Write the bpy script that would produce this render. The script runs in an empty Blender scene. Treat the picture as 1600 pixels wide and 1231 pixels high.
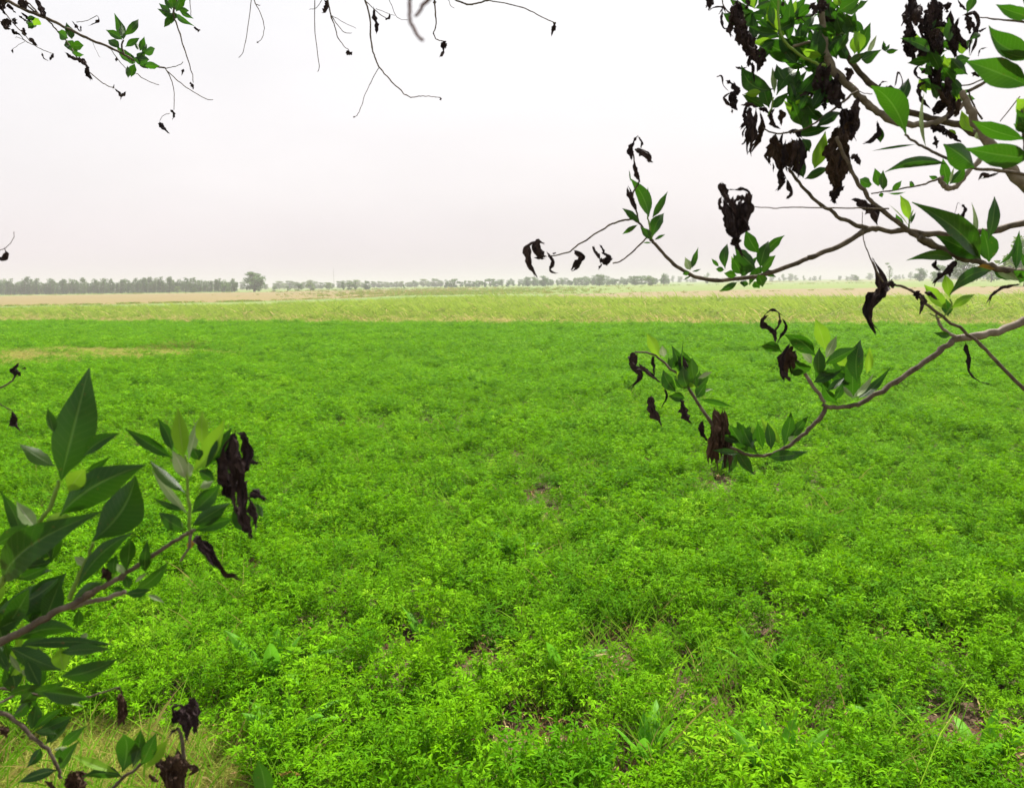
import bpy, math, random
import numpy as np
from mathutils import Vector, Matrix, noise
R = math.radians
scene = bpy.context.scene
col = scene.collection

# ------------------------------------------------------------------ camera
CAM_Z = 2.2
HAZE_D = 0.00075      # per metre
FPX = 1208.0
pitch, roll = R(8.15), math.atan(0.0145)
_f = Vector((0, math.cos(pitch), -math.sin(pitch)))
_r0 = Vector((1, 0, 0)); _u0 = _r0.cross(_f)
_r = _r0*math.cos(roll) - _u0*math.sin(roll)
_u = _u0*math.cos(roll) + _r0*math.sin(roll)
CAM = Vector((0, 0, CAM_Z))
cd = bpy.data.cameras.new('camera'); cam = bpy.data.objects.new('camera', cd); col.objects.link(cam)
cam.matrix_world = Matrix(((_r.x, _u.x, -_f.x, 0), (_r.y, _u.y, -_f.y, 0), (_r.z, _u.z, -_f.z, CAM_Z), (0, 0, 0, 1)))
cd.sensor_width = 36; cd.lens = 36*FPX/1600; cd.clip_end = 9000; cd.clip_start = 0.02
cd.dof.use_dof = True; cd.dof.focus_distance = 6.0; cd.dof.aperture_fstop = 15
scene.camera = cam

# ------------------------------------------------------------------ light
SUN_EL, SUN_AZ = R(54), R(25)          # azimuth measured from +Y (ahead) towards +X
sd = bpy.data.lights.new('sun', 'SUN'); so = bpy.data.objects.new('sun', sd); col.objects.link(so)
sd.energy = 5.0; sd.angle = R(2); sd.color = (1, 0.96, 0.88)
dsun = Vector((math.sin(SUN_AZ)*math.cos(SUN_EL), math.cos(SUN_AZ)*math.cos(SUN_EL), math.sin(SUN_EL)))
so.rotation_euler = dsun.to_track_quat('Z', 'Y').to_euler(); so.location = (0, 0, 40)
w = bpy.data.worlds.new('World'); scene.world = w; w.use_nodes = True
nt = w.node_tree; nt.nodes.clear()
N = nt.nodes.new; L = nt.links.new
sky = N('ShaderNodeTexSky'); sky.sky_type = 'NISHITA'; sky.sun_disc = False
sky.sun_elevation = SUN_EL; sky.sun_rotation = SUN_AZ; sky.dust_density = 8; sky.air_density = 1.2
bg1 = N('ShaderNodeBackground'); bg1.inputs['Strength'].default_value = 0.05
L(sky.outputs[0], bg1.inputs[0])
# high thin overcast: white with a faint lilac tint low down
tc = N('ShaderNodeTexCoord'); sep = N('ShaderNodeSeparateXYZ'); L(tc.outputs['Generated'], sep.inputs[0])
rmp = N('ShaderNodeValToRGB'); L(sep.outputs['Z'], rmp.inputs[0])
e = rmp.color_ramp.elements
e[0].position = 0.0; e[0].color = (0.82, 0.75, 0.77, 1)
e[1].position = 0.34; e[1].color = (0.92, 0.915, 0.935, 1)
m_ = rmp.color_ramp.elements.new(0.12); m_.color = (0.90, 0.86, 0.875, 1)
nz = N('ShaderNodeTexNoise'); nz.inputs['Scale'].default_value = 2.2; nz.inputs['Detail'].default_value = 4
mp = N('ShaderNodeMapping'); mp.inputs['Scale'].default_value = (1, 1, 3); L(tc.outputs['Generated'], mp.inputs[0]); L(mp.outputs[0], nz.inputs[0])
mr = N('ShaderNodeMapRange'); mr.inputs['To Min'].default_value = 0.435; mr.inputs['To Max'].default_value = 0.545; L(nz.outputs[0], mr.inputs[0])
bg2 = N('ShaderNodeBackground'); L(rmp.outputs[0], bg2.inputs[0]); L(mr.outputs[0], bg2.inputs[1])
add = N('ShaderNodeMixShader'); add.inputs[0].default_value = 0.88; L(bg1.outputs[0], add.inputs[1]); L(bg2.outputs[0], add.inputs[2])
wo = N('ShaderNodeOutputWorld'); L(add.outputs[0], wo.inputs[0])
scene.view_settings.view_transform = 'Standard'; scene.view_settings.look = 'None'
scene.view_settings.exposure = 1.25; scene.view_settings.gamma = 1.0; scene.view_settings.use_curve_mapping = False
scene.cycles.max_bounces = 8; scene.cycles.volume_bounces = 1; scene.cycles.transparent_max_bounces = 8

# ------------------------------------------------------------------ helpers
def ray(px, py): return _f + _r*((px-800)/FPX) + _u*((615.5-py)/FPX)
def P(px, py, d): return CAM + ray(px, py)*d
def G(px, py, z=0.0):
    v = ray(px, py); return CAM + v*((z-CAM_Z)/v.z)
def column(px, D):                      # a ground point in the direction of picture column px, D metres ahead
    v = ray(px, 445); s = D/v.y; return Vector((v.x*s, D, 0))

def tag(o, label=None, cat=None, group=None, kind=None):
    if label: o['label'] = label
    if cat: o['category'] = cat
    if group: o['group'] = group
    if kind: o['kind'] = kind
    return o
def mesh(name, verts, faces, mat=None, uvs=None, smooth=False):
    me = bpy.data.meshes.new(name); me.from_pydata([tuple(v) for v in verts], [], faces)
    if mat: me.materials.append(mat)
    if uvs is not None:
        lay = me.uv_layers.new(name='UVMap'); idx = np.empty(len(me.loops), dtype=np.int32); me.loops.foreach_get('vertex_index', idx)
        lay.data.foreach_set('uv', np.asarray(uvs, dtype=np.float32)[idx].ravel())
    if smooth: me.polygons.foreach_set('use_smooth', [True]*len(me.polygons))
    me.update(); return me
def link(name, me, parent=None):
    o = bpy.data.objects.new(name, me); col.objects.link(o)
    if parent: o.parent = parent
    return o
def empty(name, loc=(0, 0, 0)):
    o = bpy.data.objects.new(name, None); o.location = loc; o.empty_display_size = .1; col.objects.link(o); return o

# ------------------------------------------------------------------ materials
def newmat(name):
    m = bpy.data.materials.new(name); m.use_nodes = True; t = m.node_tree; t.nodes.clear(); return m, t
def leafmat(name, c1, c2, c3=None, trans=0.35, rough=0.5, spec=0.3, tcol=None, rib=None, vein=0.0, objrand=True, nscale=None, spots=0):
    """c1..c2(..c3) chosen by per-object/instance random; optional midrib and veins from the UV map"""
    m, t = newmat(name); N = t.nodes.new; L = t.links.new
    oi = N('ShaderNodeObjectInfo'); ramp = N('ShaderNodeValToRGB'); L(oi.outputs['Random'], ramp.inputs[0])
    ramp.color_ramp.elements[0].color = (*c1, 1); ramp.color_ramp.elements[1].color = (*c2, 1)
    if c3: k = ramp.color_ramp.elements.new(0.93); k.color = (*c2, 1); ramp.color_ramp.elements[-1].color = (*c3, 1)
    c = ramp.outputs[0]
    geo = N('ShaderNodeNewGeometry')
    no = N('ShaderNodeTexNoise'); no.inputs['Scale'].default_value = nscale or 6; no.inputs['Detail'].default_value = 3
    tcn = N('ShaderNodeTexCoord'); L(tcn.outputs['Object'], no.inputs[0])
    hs = N('ShaderNodeHueSaturation'); L(c, hs.inputs['Color'])
    mr = N('ShaderNodeMapRange'); L(no.outputs[0], mr.inputs[0]); mr.inputs['From Min'].default_value = .3; mr.inputs['From Max'].default_value = .7
    mr.inputs['To Min'].default_value = .72; mr.inputs['To Max'].default_value = 1.28; L(mr.outputs[0], hs.inputs['Value']); c = hs.outputs[0]
    bumpsrc = None
    if spots:      # older, yellower parts of the blade
        n2 = N('ShaderNodeTexNoise'); n2.inputs['Scale'].default_value = 16; n2.inputs['Detail'].default_value = 2; L(tcn.outputs['Object'], n2.inputs[0])
        r2 = N('ShaderNodeMapRange'); L(n2.outputs[0], r2.inputs[0]); r2.inputs['From Min'].default_value = .5; r2.inputs['From Max'].default_value = .8; r2.inputs['To Max'].default_value = .55
        x2 = N('ShaderNodeMix'); x2.data_type = 'RGBA'; L(r2.outputs[0], x2.inputs[0]); L(c, x2.inputs[6]); x2.inputs[7].default_value = (.085, .13, .012, 1); c = x2.outputs[2]
    if rib:
        uv = N('ShaderNodeUVMap'); sp = N('ShaderNodeSeparateXYZ'); L(uv.outputs[0], sp.inputs[0])
        ab = N('ShaderNodeMath'); ab.operation = 'ABSOLUTE'; L(sp.outputs['X'], ab.inputs[0])
        rr = N('ShaderNodeMapRange'); L(ab.outputs[0], rr.inputs[0]); rr.inputs['From Min'].default_value = .03; rr.inputs['From Max'].default_value = .09
        rr.inputs['To Min'].default_value = .75; rr.inputs['To Max'].default_value = 0
        # side veins: v - |u|*k, banded
        ml = N('ShaderNodeMath'); ml.operation = 'MULTIPLY'; L(ab.outputs[0], ml.inputs[0]); ml.inputs[1].default_value = .13
        sb = N('ShaderNodeMath'); sb.operation = 'SUBTRACT'; L(sp.outputs['Y'], sb.inputs[0]); L(ml.outputs[0], sb.inputs[1])
        fr = N('ShaderNodeMath'); fr.operation = 'MULTIPLY'; L(sb.outputs[0], fr.inputs[0]); fr.inputs[1].default_value = 88
        sn = N('ShaderNodeMath'); sn.operation = 'SINE'; L(fr.outputs[0], sn.inputs[0])
        vr = N('ShaderNodeMapRange'); L(sn.outputs[0], vr.inputs[0]); vr.inputs['From Min'].default_value = .75; vr.inputs['From Max'].default_value = 1
        vr.inputs['To Min'].default_value = 0; vr.inputs['To Max'].default_value = vein
        mx = N('ShaderNodeMath'); mx.operation = 'MAXIMUM'; L(rr.outputs[0], mx.inputs[0]); L(vr.outputs[0], mx.inputs[1])
        mix = N('ShaderNodeMix'); mix.data_type = 'RGBA'; L(mx.outputs[0], mix.inputs[0]); L(c, mix.inputs[6]); mix.inputs[7].default_value = (*rib, 1)
        c = mix.outputs[2]; bumpsrc = mx.outputs[0]
    if spots:      # brown specks and blotches of age and insects
        vo = N('ShaderNodeTexNoise'); vo.inputs['Scale'].default_value = 210; vo.inputs['Detail'].default_value = 1; L(tcn.outputs['Object'], vo.inputs[0])
        sr = N('ShaderNodeMapRange'); L(vo.outputs[0], sr.inputs[0]); sr.inputs['From Min'].default_value = .70; sr.inputs['From Max'].default_value = .76; sr.inputs['To Max'].default_value = spots
        sx = N('ShaderNodeMix'); sx.data_type = 'RGBA'; L(sr.outputs[0], sx.inputs[0]); L(c, sx.inputs[6]); sx.inputs[7].default_value = (.12, .07, .02, 1); c = sx.outputs[2]
    b = N('ShaderNodeBsdfPrincipled'); L(c, b.inputs['Base Color']); b.inputs['Roughness'].default_value = rough
    b.inputs['Specular IOR Level'].default_value = spec
    if bumpsrc:
        bp = N('ShaderNodeBump'); bp.inputs['Strength'].default_value = .45; bp.inputs['Distance'].default_value = .0015
        ad = N('ShaderNodeMath'); ad.operation = 'MULTIPLY_ADD'; L(no.outputs[0], ad.inputs[0]); ad.inputs[1].default_value = 3.0; L(bumpsrc, ad.inputs[2]); L(ad.outputs[0], bp.inputs['Height']); L(bp.outputs[0], b.inputs['Normal'])
    tr = N('ShaderNodeBsdfTranslucent')
    if tcol:
        tm = N('ShaderNodeMix'); tm.data_type = 'RGBA'; tm.inputs[0].default_value = .75; L(c, tm.inputs[6]); tm.inputs[7].default_value = (*tcol, 1); L(tm.outputs[2], tr.inputs[0])
    else: L(c, tr.inputs[0])
    mxs = N('ShaderNodeMixShader'); mxs.inputs[0].default_value = trans; L(b.outputs[0], mxs.inputs[1]); L(tr.outputs[0], mxs.inputs[2])
    o = N('ShaderNodeOutputMaterial'); L(mxs.outputs[0], o.inputs[0]); return m
def noisemat(name, cols, scale=1.0, stretch=(1, 1, 1), rough=0.9, detail=5, bump=0.0, bdist=.02, spec=.2):
    m, t = newmat(name); N = t.nodes.new; L = t.links.new
    tcn = N('ShaderNodeTexCoord'); mp = N('ShaderNodeMapping'); mp.inputs['Scale'].default_value = stretch; L(tcn.outputs['Object'], mp.inputs[0])
    no = N('ShaderNodeTexNoise'); no.inputs['Scale'].default_value = scale; no.inputs['Detail'].default_value = detail; no.inputs['Roughness'].default_value = .65
    L(mp.outputs[0], no.inputs[0]); rp = N('ShaderNodeValToRGB'); L(no.outputs[0], rp.inputs[0])
    els = rp.color_ramp.elements
    for i, c in enumerate(cols):
        pos = .3 + .4*i/(len(cols)-1)
        if i == 0: els[0].position = pos; els[0].color = (*c, 1)
        elif i == len(cols)-1: els[-1].position = pos; els[-1].color = (*c, 1)
        else: k = els.new(pos); k.color = (*c, 1)
    b = N('ShaderNodeBsdfPrincipled'); L(rp.outputs[0], b.inputs['Base Color']); b.inputs['Roughness'].default_value = rough; b.inputs['Specular IOR Level'].default_value = spec
    if bump:
        bp = N('ShaderNodeBump'); bp.inputs['Strength'].default_value = bump; bp.inputs['Distance'].default_value = bdist; L(no.outputs[0], bp.inputs['Height']); L(bp.outputs[0], b.inputs['Normal'])
    o = N('ShaderNodeOutputMaterial'); L(b.outputs[0], o.inputs[0]); return m

M_CLOVER = leafmat('clover_leaf', (.055, .180, .001), (.145, .345, .002), (.20, .38, .008), trans=.28, rough=.65, spec=.03, tcol=(.20, .46, .001))
M_CSTEM = leafmat('clover_stem', (.16, .32, .01), (.24, .38, .02), trans=.2, rough=.6, spec=.06)
M_DOCK = leafmat('dock_leaf', (.075, .25, .006), (.11, .31, .008), trans=.35, rough=.55, spec=.12, rib=(.22, .38, .08), vein=.2, nscale=30, tcol=(.14, .4, .02))
M_DRYGRASS = leafmat('dry_grass', (.30, .25, .07), (.42, .34, .11), trans=.3, rough=.7, spec=.2)
M_GRASS = leafmat('fresh_grass', (.14, .27, .02), (.26, .34, .05), trans=.35, rough=.6, spec=.2)
M_CORN = leafmat('fodder_blade', (.13, .23, .02), (.29, .36, .06), trans=.35, rough=.6, spec=.12, tcol=(.34, .46, .06))
M_STRAW = leafmat('straw_blade', (.46, .36, .14), (.62, .48, .23), trans=.35, rough=.7, spec=.2)
M_SOIL = noisemat('soil', [(.035, .02, .012), (.07, .04, .022), (.11, .075, .045)], 14, bump=.6)
M_PLAIN = noisemat('plain_grass', [(.075, .13, .02), (.11, .16, .03), (.15, .17, .045)], .02, (1, 3.2, 1), detail=9)
M_TAN = noisemat('stubble', [(.115, .088, .028), (.165, .125, .042), (.13, .12, .036)], .08, (1, 2.5, 1), detail=9)
M_TAN2 = noisemat('bare_field', [(.13, .098, .042), (.165, .125, .052), (.14, .118, .045)], .08, (1, 2.5, 1), detail=9)
M_BAND = noisemat('young_crop', [(.075, .125, .014), (.11, .155, .022), (.14, .165, .032)], .15, (1, 2.5, 1), detail=9)
M_TRUNK = noisemat('tree_bark', [(.07, .055, .04), (.14, .11, .08)], 3, (4, 4, 1))
M_CROWN = leafmat('tree_leaves', (.060, .145, .025), (.11, .20, .04), trans=.25, rough=.6, spec=.2, nscale=.6)
M_CROWN2 = leafmat('pale_tree_leaves', (.11, .19, .035), (.16, .24, .05), trans=.25, rough=.6, spec=.2, nscale=.6)
M_LEAF = leafmat('mature_leaf', (.010, .036, .005), (.022, .064, .008), trans=.36, rough=.42, spec=.26, rib=(.13, .21, .05), vein=.16, nscale=25, spots=.8, tcol=(.05, .19, .004))
M_YOUNG = leafmat('young_leaf', (.14, .30, .015), (.20, .36, .02), trans=.42, rough=.5, spec=.18, rib=(.24, .34, .08), vein=.06, nscale=25, tcol=(.24, .46, .02))
M_PALE = leafmat('pale_leaf', (.20, .29, .11), (.30, .37, .18), trans=.25, rough=.55, spec=.2, rib=(.5, .5, .38), vein=.08, nscale=25)
M_YELLOW = leafmat('yellowing_leaf', (.28, .17, .02), (.36, .20, .03), trans=.3, rough=.5, spec=.3, rib=(.4, .3, .08), vein=.2, nscale=60)
M_DEAD = leafmat('withered_leaf', (.024, .016, .019), (.052, .033, .033), trans=.08, rough=.75, spec=.1, nscale=90)
M_BROWN = leafmat('brown_leaf', (.038, .023, .017), (.072, .042, .028), trans=.12, rough=.75, spec=.1, nscale=90)
M_BARK = noisemat('twig_bark', [(.045, .032, .026), (.10, .075, .055), (.17, .13, .10)], 90, (1, 1, 1), rough=.8, bump=.5, bdist=.001)
M_BARK2 = noisemat('pale_limb_bark', [(.12, .09, .07), (.19, .15, .12), (.28, .23, .19)], 60, rough=.8, bump=.5, bdist=.001)
M_GSTEM = noisemat('green_stem', [(.13, .22, .03), (.20, .30, .06)], 60, rough=.6)

# ------------------------------------------------------------------ scattering with geometry nodes (uncountable ground cover)
def gn_scatter(name, pts, rots, scls, idxs, protos, label, mat=None):
    pc = bpy.data.collections.new(name+'_kinds')
    for k, p in enumerate(protos):
        o = bpy.data.objects.new('%s_kind_%02d' % (name, k), p); pc.objects.link(o)
    me = bpy.data.meshes.new(name); me.vertices.add(len(pts)); me.vertices.foreach_set('co', np.asarray(pts, dtype=np.float32).ravel())
    a = me.attributes.new('rot', 'FLOAT_VECTOR', 'POINT'); a.data.foreach_set('vector', np.asarray(rots, dtype=np.float32).ravel())
    a = me.attributes.new('scl', 'FLOAT_VECTOR', 'POINT'); a.data.foreach_set('vector', np.asarray(scls, dtype=np.float32).ravel())
    a = me.attributes.new('idx', 'INT', 'POINT'); a.data.foreach_set('value', np.asarray(idxs, dtype=np.int32))
    o = link(name, me); tag(o, label, None, None, 'stuff')
    ng = bpy.data.node_groups.new(name+'_scatter', 'GeometryNodeTree')
    ng.interface.new_socket('Geometry', in_out='INPUT', socket_type='NodeSocketGeometry'); ng.interface.new_socket('Geometry', in_out='OUTPUT', socket_type='NodeSocketGeometry')
    N = ng.nodes.new; L = ng.links.new
    gi = N('NodeGroupInput'); go = N('NodeGroupOutput'); mp = N('GeometryNodeMeshToPoints'); L(gi.outputs[0], mp.inputs[0])
    ci = N('GeometryNodeCollectionInfo'); ci.inputs[0].default_value = pc; ci.inputs[1].default_value = True; ci.inputs[2].default_value = True
    ip = N('GeometryNodeInstanceOnPoints'); L(mp.outputs[0], ip.inputs['Points']); L(ci.outputs[0], ip.inputs['Instance']); ip.inputs['Pick Instance'].default_value = True
    def attr(nm, ty):
        n = N('GeometryNodeInputNamedAttribute'); n.data_type = ty; n.inputs[0].default_value = nm; return n.outputs[0]
    L(attr('idx', 'INT'), ip.inputs['Instance Index']); L(attr('scl', 'FLOAT_VECTOR'), ip.inputs['Scale'])
    er = N('FunctionNodeEulerToRotation'); L(attr('rot', 'FLOAT_VECTOR'), er.inputs[0]); L(er.outputs[0], ip.inputs['Rotation'])
    L(ip.outputs[0], go.inputs[0])
    md = o.modifiers.new('scatter', 'NODES'); md.node_group = ng
    return o

class MB:
    def __init__(s): s.v = []; s.f = []; s.mi = []; s.uv = []
    def add(s, vs, fs, mi=0, uv=None):
        n = len(s.v); s.v += [tuple(v) for v in vs]; s.f += [tuple(i+n for i in q) for q in fs]; s.mi += [mi]*len(fs)
        s.uv += uv if uv else [(0.5, 0.5)]*len(vs)
    def mesh(s, name, mats, smooth=False):
        me = mesh(name, s.v, s.f, None, s.uv, smooth)
        for m in mats: me.materials.append(m)
        me.polygons.foreach_set('material_index', s.mi); me.update(); return me

def tube(mb, pts, radii, sides=5, mi=0, jitter=0, rnd=None):
    vs = []; fs = []; prev = None
    n = len(pts)
    for i, p in enumerate(pts):
        d = (pts[min(i+1, n-1)]-pts[max(i-1, 0)])
        d = d.normalized() if d.length > 1e-9 else Vector((0, 0, 1))
        if prev is None: a = d.orthogonal().normalized()
        else:
            a = prev-d*prev.dot(d); a = a.normalized() if a.length > 1e-6 else d.orthogonal().normalized()
        prev = a; b = d.cross(a)
        for k in range(sides):
            t = 2*math.pi*k/sides; rr = radii[i]*(1+(rnd.uniform(-jitter, jitter) if jitter else 0))
            vs.append(p+(a*math.cos(t)+b*math.sin(t))*rr)
        if i:
            o = (i-1)*sides
            for k in range(sides): fs.append((o+k, o+(k+1) % sides, o+sides+(k+1) % sides, o+sides+k))
    fs.append(tuple(range(sides))[::-1]); fs.append(tuple((n-1)*sides+k for k in range(sides)))
    mb.add(vs, fs, mi)

# ------------------------------------------------------------------ ground and fields
def sheet(name, pts, z, mat, kind='structure', n=1):
    me = mesh(name, [(p.x, p.y, z) for p in pts], [tuple(range(len(pts)))], mat); o = link(name, me); o['kind'] = kind; return o
ring = [Vector((3200*math.cos(2*math.pi*k/96), 3200*math.sin(2*math.pi*k/96), 0)) for k in range(96)]
sheet('ground', ring, 0.0, M_PLAIN)
EDGE = [G(-500, 500, .15), G(0, 503, .15), G(400, 505, .15), G(800, 506.5, .15), G(1200, 508, .15), G(1600, 510, .15), G(2200, 513, .15)]
EX = [p.x for p in EDGE]; EY = [p.y for p in EDGE]
def edge_y(x): return float(np.interp(x, EX, EY))
def far_y(x):   # far side of the fodder strip
    return float(np.interp(x, [-60, -30, -12, 0, 14, 40, 80], [84, 84, 100, 104, 76, 70, 68]))
sheet('clover_soil', [Vector((-60, -4, 0)), Vector((60, -4, 0)), EDGE[-1]] + EDGE[::-1][1:] , 0.004, M_SOIL)
def band(name, top, bot, z, mat):
    def rough(l, k):
        out = []
        for (xa, ya), (xb, yb) in zip(l[:-1], l[1:]):
            n = max(1, int((xb-xa)/14))
            for i in range(n): t = i/n; xx = xa+(xb-xa)*t; out.append((xx, ya+(yb-ya)*t+.45*noise.noise(Vector((xx*.035, k, 0)))+.3*noise.noise(Vector((xx*.15, k, 5)))))
        return out+[l[-1]]
    top = rough(top, z*900); bot = rough(bot, z*900+7)
    pts = [G(x, y) for x, y in top] + [G(x, y) for x, y in reversed(bot)]
    return sheet(name, pts, z, mat)
band('stubble_field', [(-500, 471.5), (0, 462.8), (200, 459.6), (400, 456.6), (640, 452.2), (780, 449.2)], [(-500, 488), (0, 479), (200, 475.5), (400, 471), (560, 466), (660, 459), (780, 450)], .004, M_TAN)
band('bare_field', [(860, 461), (1000, 456.6), (1200, 452.2), (1400, 449.4), (1600, 447), (2200, 440)], [(820, 469), (1000, 470.5), (1200, 464), (1600, 459), (2200, 452)], .004, M_TAN2)
band('young_crop_field', [(760, 450.5), (1000, 446.3), (1250, 442.6), (1600, 438.4), (2200, 430.5)], [(700, 457), (860, 460.6), (1000, 456.2), (1200, 451.8), (1400, 449.0), (1600, 446.6), (2200, 439)], .008, M_BAND)
band('far_stubble_strip', [(1180, 441.0), (1400, 437.9), (1600, 435.2), (2200, 426.8)], [(1180, 441.7), (1400, 438.9), (1600, 436.6), (2200, 428.5)], .012, M_TAN)

# ------------------------------------------------------------------ clover field
def leaflet(mb, base, d, side, ln, wd, mi=0, cup=.25):
    up = side.cross(d).normalized()
    a = base; c = base+d*ln*.5+up*ln*.05; t = base+d*ln-up*ln*.10
    l = base+d*ln*.58-side*wd*.5+up*wd*cup; r = base+d*ln*.58+side*wd*.5+up*wd*cup
    mb.add([a, l, t, r, c], [(0, 4, 1), (4, 2, 1), (0, 3, 4), (4, 3, 2)], mi)
def clover_mesh(seed, h=.30, stems=9, sp=.12, leafl=(.027, .045), wr=.29):
    rnd = random.Random(seed); mb = MB()
    for s in range(stems):
        az = rnd.uniform(0, 6.283); base = Vector((rnd.gauss(0, sp*.45), rnd.gauss(0, sp*.45), 0))
        lean = rnd.uniform(.15, .75); hh = h*rnd.uniform(.62, 1.12); dr = Vector((math.cos(az)*lean-.18, math.sin(az)*lean-.05, 1)).normalized()
        p = base.copy(); pts = [p.copy()]; d = dr.copy(); n = 6
        for k in range(n):
            d = (d+Vector((rnd.gauss(0, .13), rnd.gauss(0, .13), rnd.gauss(0, .05)+.06))).normalized(); p = p+d*hh/n; pts.append(p.copy())
        tube(mb, pts, [.0016]*4+[.0012]*(len(pts)-4), 3, 1)
        for k in range(2, n+1):
            for q in range(3 if k > 3 else 2):
                pos = pts[k]-(pts[k]-pts[k-1])*rnd.random(); a2 = rnd.uniform(0, 6.283)
                pd = Vector((math.cos(a2), math.sin(a2), rnd.uniform(.1, 1.0))).normalized(); pl = rnd.uniform(.012, .032); o = pos+pd*pl
                tube(mb, [pos, o], [.0006, .0006], 3, 1)
                hz = Vector((math.cos(a2), math.sin(a2), rnd.uniform(-.25, 1.1))).normalized()
                sd_ = hz.cross(Vector((rnd.gauss(0, .3), rnd.gauss(0, .3), 1))).normalized()
                for ang in (-1.05, 0, 1.05):
                    rot = Matrix.Rotation(ang+rnd.gauss(0, .15), 3, sd_.cross(hz).normalized())
                    ln = rnd.uniform(*leafl); leaflet(mb, o, rot @ hz, rot @ sd_, ln, ln*wr*rnd.uniform(.85, 1.2), 0, rnd.uniform(.05, .4))
    return mb.mesh('clover_plant', [M_CLOVER, M_CSTEM])
rnd = random.Random(7)
protos = [clover_mesh(100+k, h=rnd.uniform(.26, .36), stems=10) for k in range(7)]
def in_view(x, y, m=1.25):
    return y > 0.9 and abs(x) < y*.68*m+1.2
pts = []; rots = []; scls = []; idxs = []
y = 1.3
def soil_gap(x, yy):
    v = noise.noise(Vector((x*1.3+3, yy*1.0, 4.2)))+.5*noise.noise(Vector((x*3.1, yy*2.6, 1.7)))
    return v
def dry_patch(x, yy):      # the weedy dry strip in the field, on the left, and the dry verge at the near left corner
    if -24 < x < -8.6 and 18 < yy < 31:
        c = 24.2+.5*noise.noise(Vector((x*.4, 2, 0))); wv = 3.1*max(0, min(1, (-8.4-x)/6.5))**.8+.5*noise.noise(Vector((x*1.1, 7, 0)))
        return abs(yy-c) < wv
    if yy < 4.2: 
        return x < -.55-.62*(yy-2.9)*1.0 - .45+.22*noise.noise(Vector((x*3, yy*3, 0))) and yy < 3.6+.2*noise.noise(Vector((x*4, 3, 1)))
    return False
GAPS = [(G(px, py, .06), r) for px, py, r in [(625, 1004, .10), (562, 1078, .075), (768, 1022, .12), (778, 1150, .10), (860, 1128, .07), (515, 985, .07), (1000, 990, .11), (940, 1030, .12), (1155, 1128, .12), (1100, 1062, .09), (985, 1205, .12), (1212, 1010, .09), (1265, 1120, .10), (1495, 1130, .11), (1545, 1160, .13), (1590, 1168, .12), (1275, 1175, .08), (1440, 1160, .07), (1300, 1052, .08), (545, 952, .07), (690, 940, .06), (860, 770, .14), (830, 735, .12), (1130, 760, .12), (700, 660, .15), (540, 672, .16), (1000, 720, .1), (1395, 1008, .07), (1195, 950, .08), (480, 1000, .06), (1350, 905, .09), (1490, 1005, .08)]]
def in_gap(x, yy):
    return any(((x-g.x)/1.5)**2+(yy-g.y)**2 < (1.55*r*(1+.6*noise.noise(Vector((x*7, yy*7, 2)))))**2 for g, r in GAPS if abs(g.y-yy) < .5)
while y < 56:
    st = .145 if y < 7 else (.18 if y < 11 else (.225 if y < 20 else .29))
    xm = y*.68*1.2+1.2; x = -xm
    while x < xm:
        xx = x+rnd.uniform(-.5, .5)*st; yy = y+rnd.uniform(-.5, .5)*st; x += st
        if yy > edge_y(xx)-.1 or (dry_patch(xx, yy) and not (yy > 10 and rnd.random() < .22+.5*noise.noise(Vector((xx*.5, yy*.9, 3))))) or in_gap(xx, yy): continue
        g = soil_gap(xx, yy); lim = -.80 if yy > 5.5 else -.74
        if yy < 14 and g < lim: continue
        if g < lim+.2 and rnd.random() < .25 and yy < 14: continue
        s = (.92+.28*noise.noise(Vector((xx*.5, yy*.5, 0)))+.28*noise.noise(Vector((xx*1.9, yy*1.9, 5))))*rnd.uniform(.8, 1.15)
        far = 1.0 if yy < 8 else min(1.75, 1+(yy-8)*.045)
        if yy < 14: s *= min(1, .72+max(0, g-lim)*1.1)
        pts.append((xx, yy, 0)); rots.append((rnd.gauss(0, .12), rnd.gauss(-.08, .12), rnd.uniform(0, 6.283))); hs_ = s*rnd.uniform(.9, 1.1)*far; s *= rnd.uniform(.75, 1.25)*(1+.28*(far-1)); scls.append((hs_, hs_, s)); idxs.append(rnd.randrange(7))
    y += st
gn_scatter('clover', pts, rots, scls, idxs, protos, 'low bright green fodder clover filling the near field')
print('clover', len(pts))

# ------------------------------------------------------------------ grass tufts
def tuft_mesh(name, seed, n, h, sp, wd, mats, droop=.5, dryf=0, wind=(.12, 0)):
    rnd = random.Random(seed); mb = MB()
    for k in range(n):
        az = rnd.uniform(0, 6.283); b = Vector((rnd.gauss(0, sp), rnd.gauss(0, sp), 0)); hh = h*rnd.uniform(.5, 1.15); ln = rnd.uniform(.1, .6)
        d = Vector((math.cos(az)*ln+wind[0], math.sin(az)*ln+wind[1], 1)).normalized(); p = b; side = d.cross(Vector((math.cos(az+1.2), math.sin(az+1.2), .2))).normalized()
        vs = []; seg = 4
        for i in range(seg+1):
            t = i/seg; ww = wd*(1-t**1.6)*.5+.0004
            vs += [p-side*ww, p+side*ww]; d = (d+Vector((math.cos(az)*droop*.35+wind[0]*.3, math.sin(az)*droop*.35, -droop*.30*t*2))).normalized(); p = p+d*hh/seg
        mi = 1 if rnd.random() < dryf else 0
        mb.add(vs, [(2*i, 2*i+1, 2*i+3, 2*i+2) for i in range(seg)], mi)
    return mb.mesh(name, mats)
M_VERGE = leafmat('verge_blade', (.30, .36, .05), (.46, .46, .12), trans=.35, rough=.6, spec=.1)
gp = [tuft_mesh('grass_tuft', 300+k, 46, .17, .05, .0032, [M_VERGE, M_DRYGRASS], .9, .30) for k in range(4)]
pts = []; rots = []; scls = []; idxs = []
y = 1.3
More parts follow.
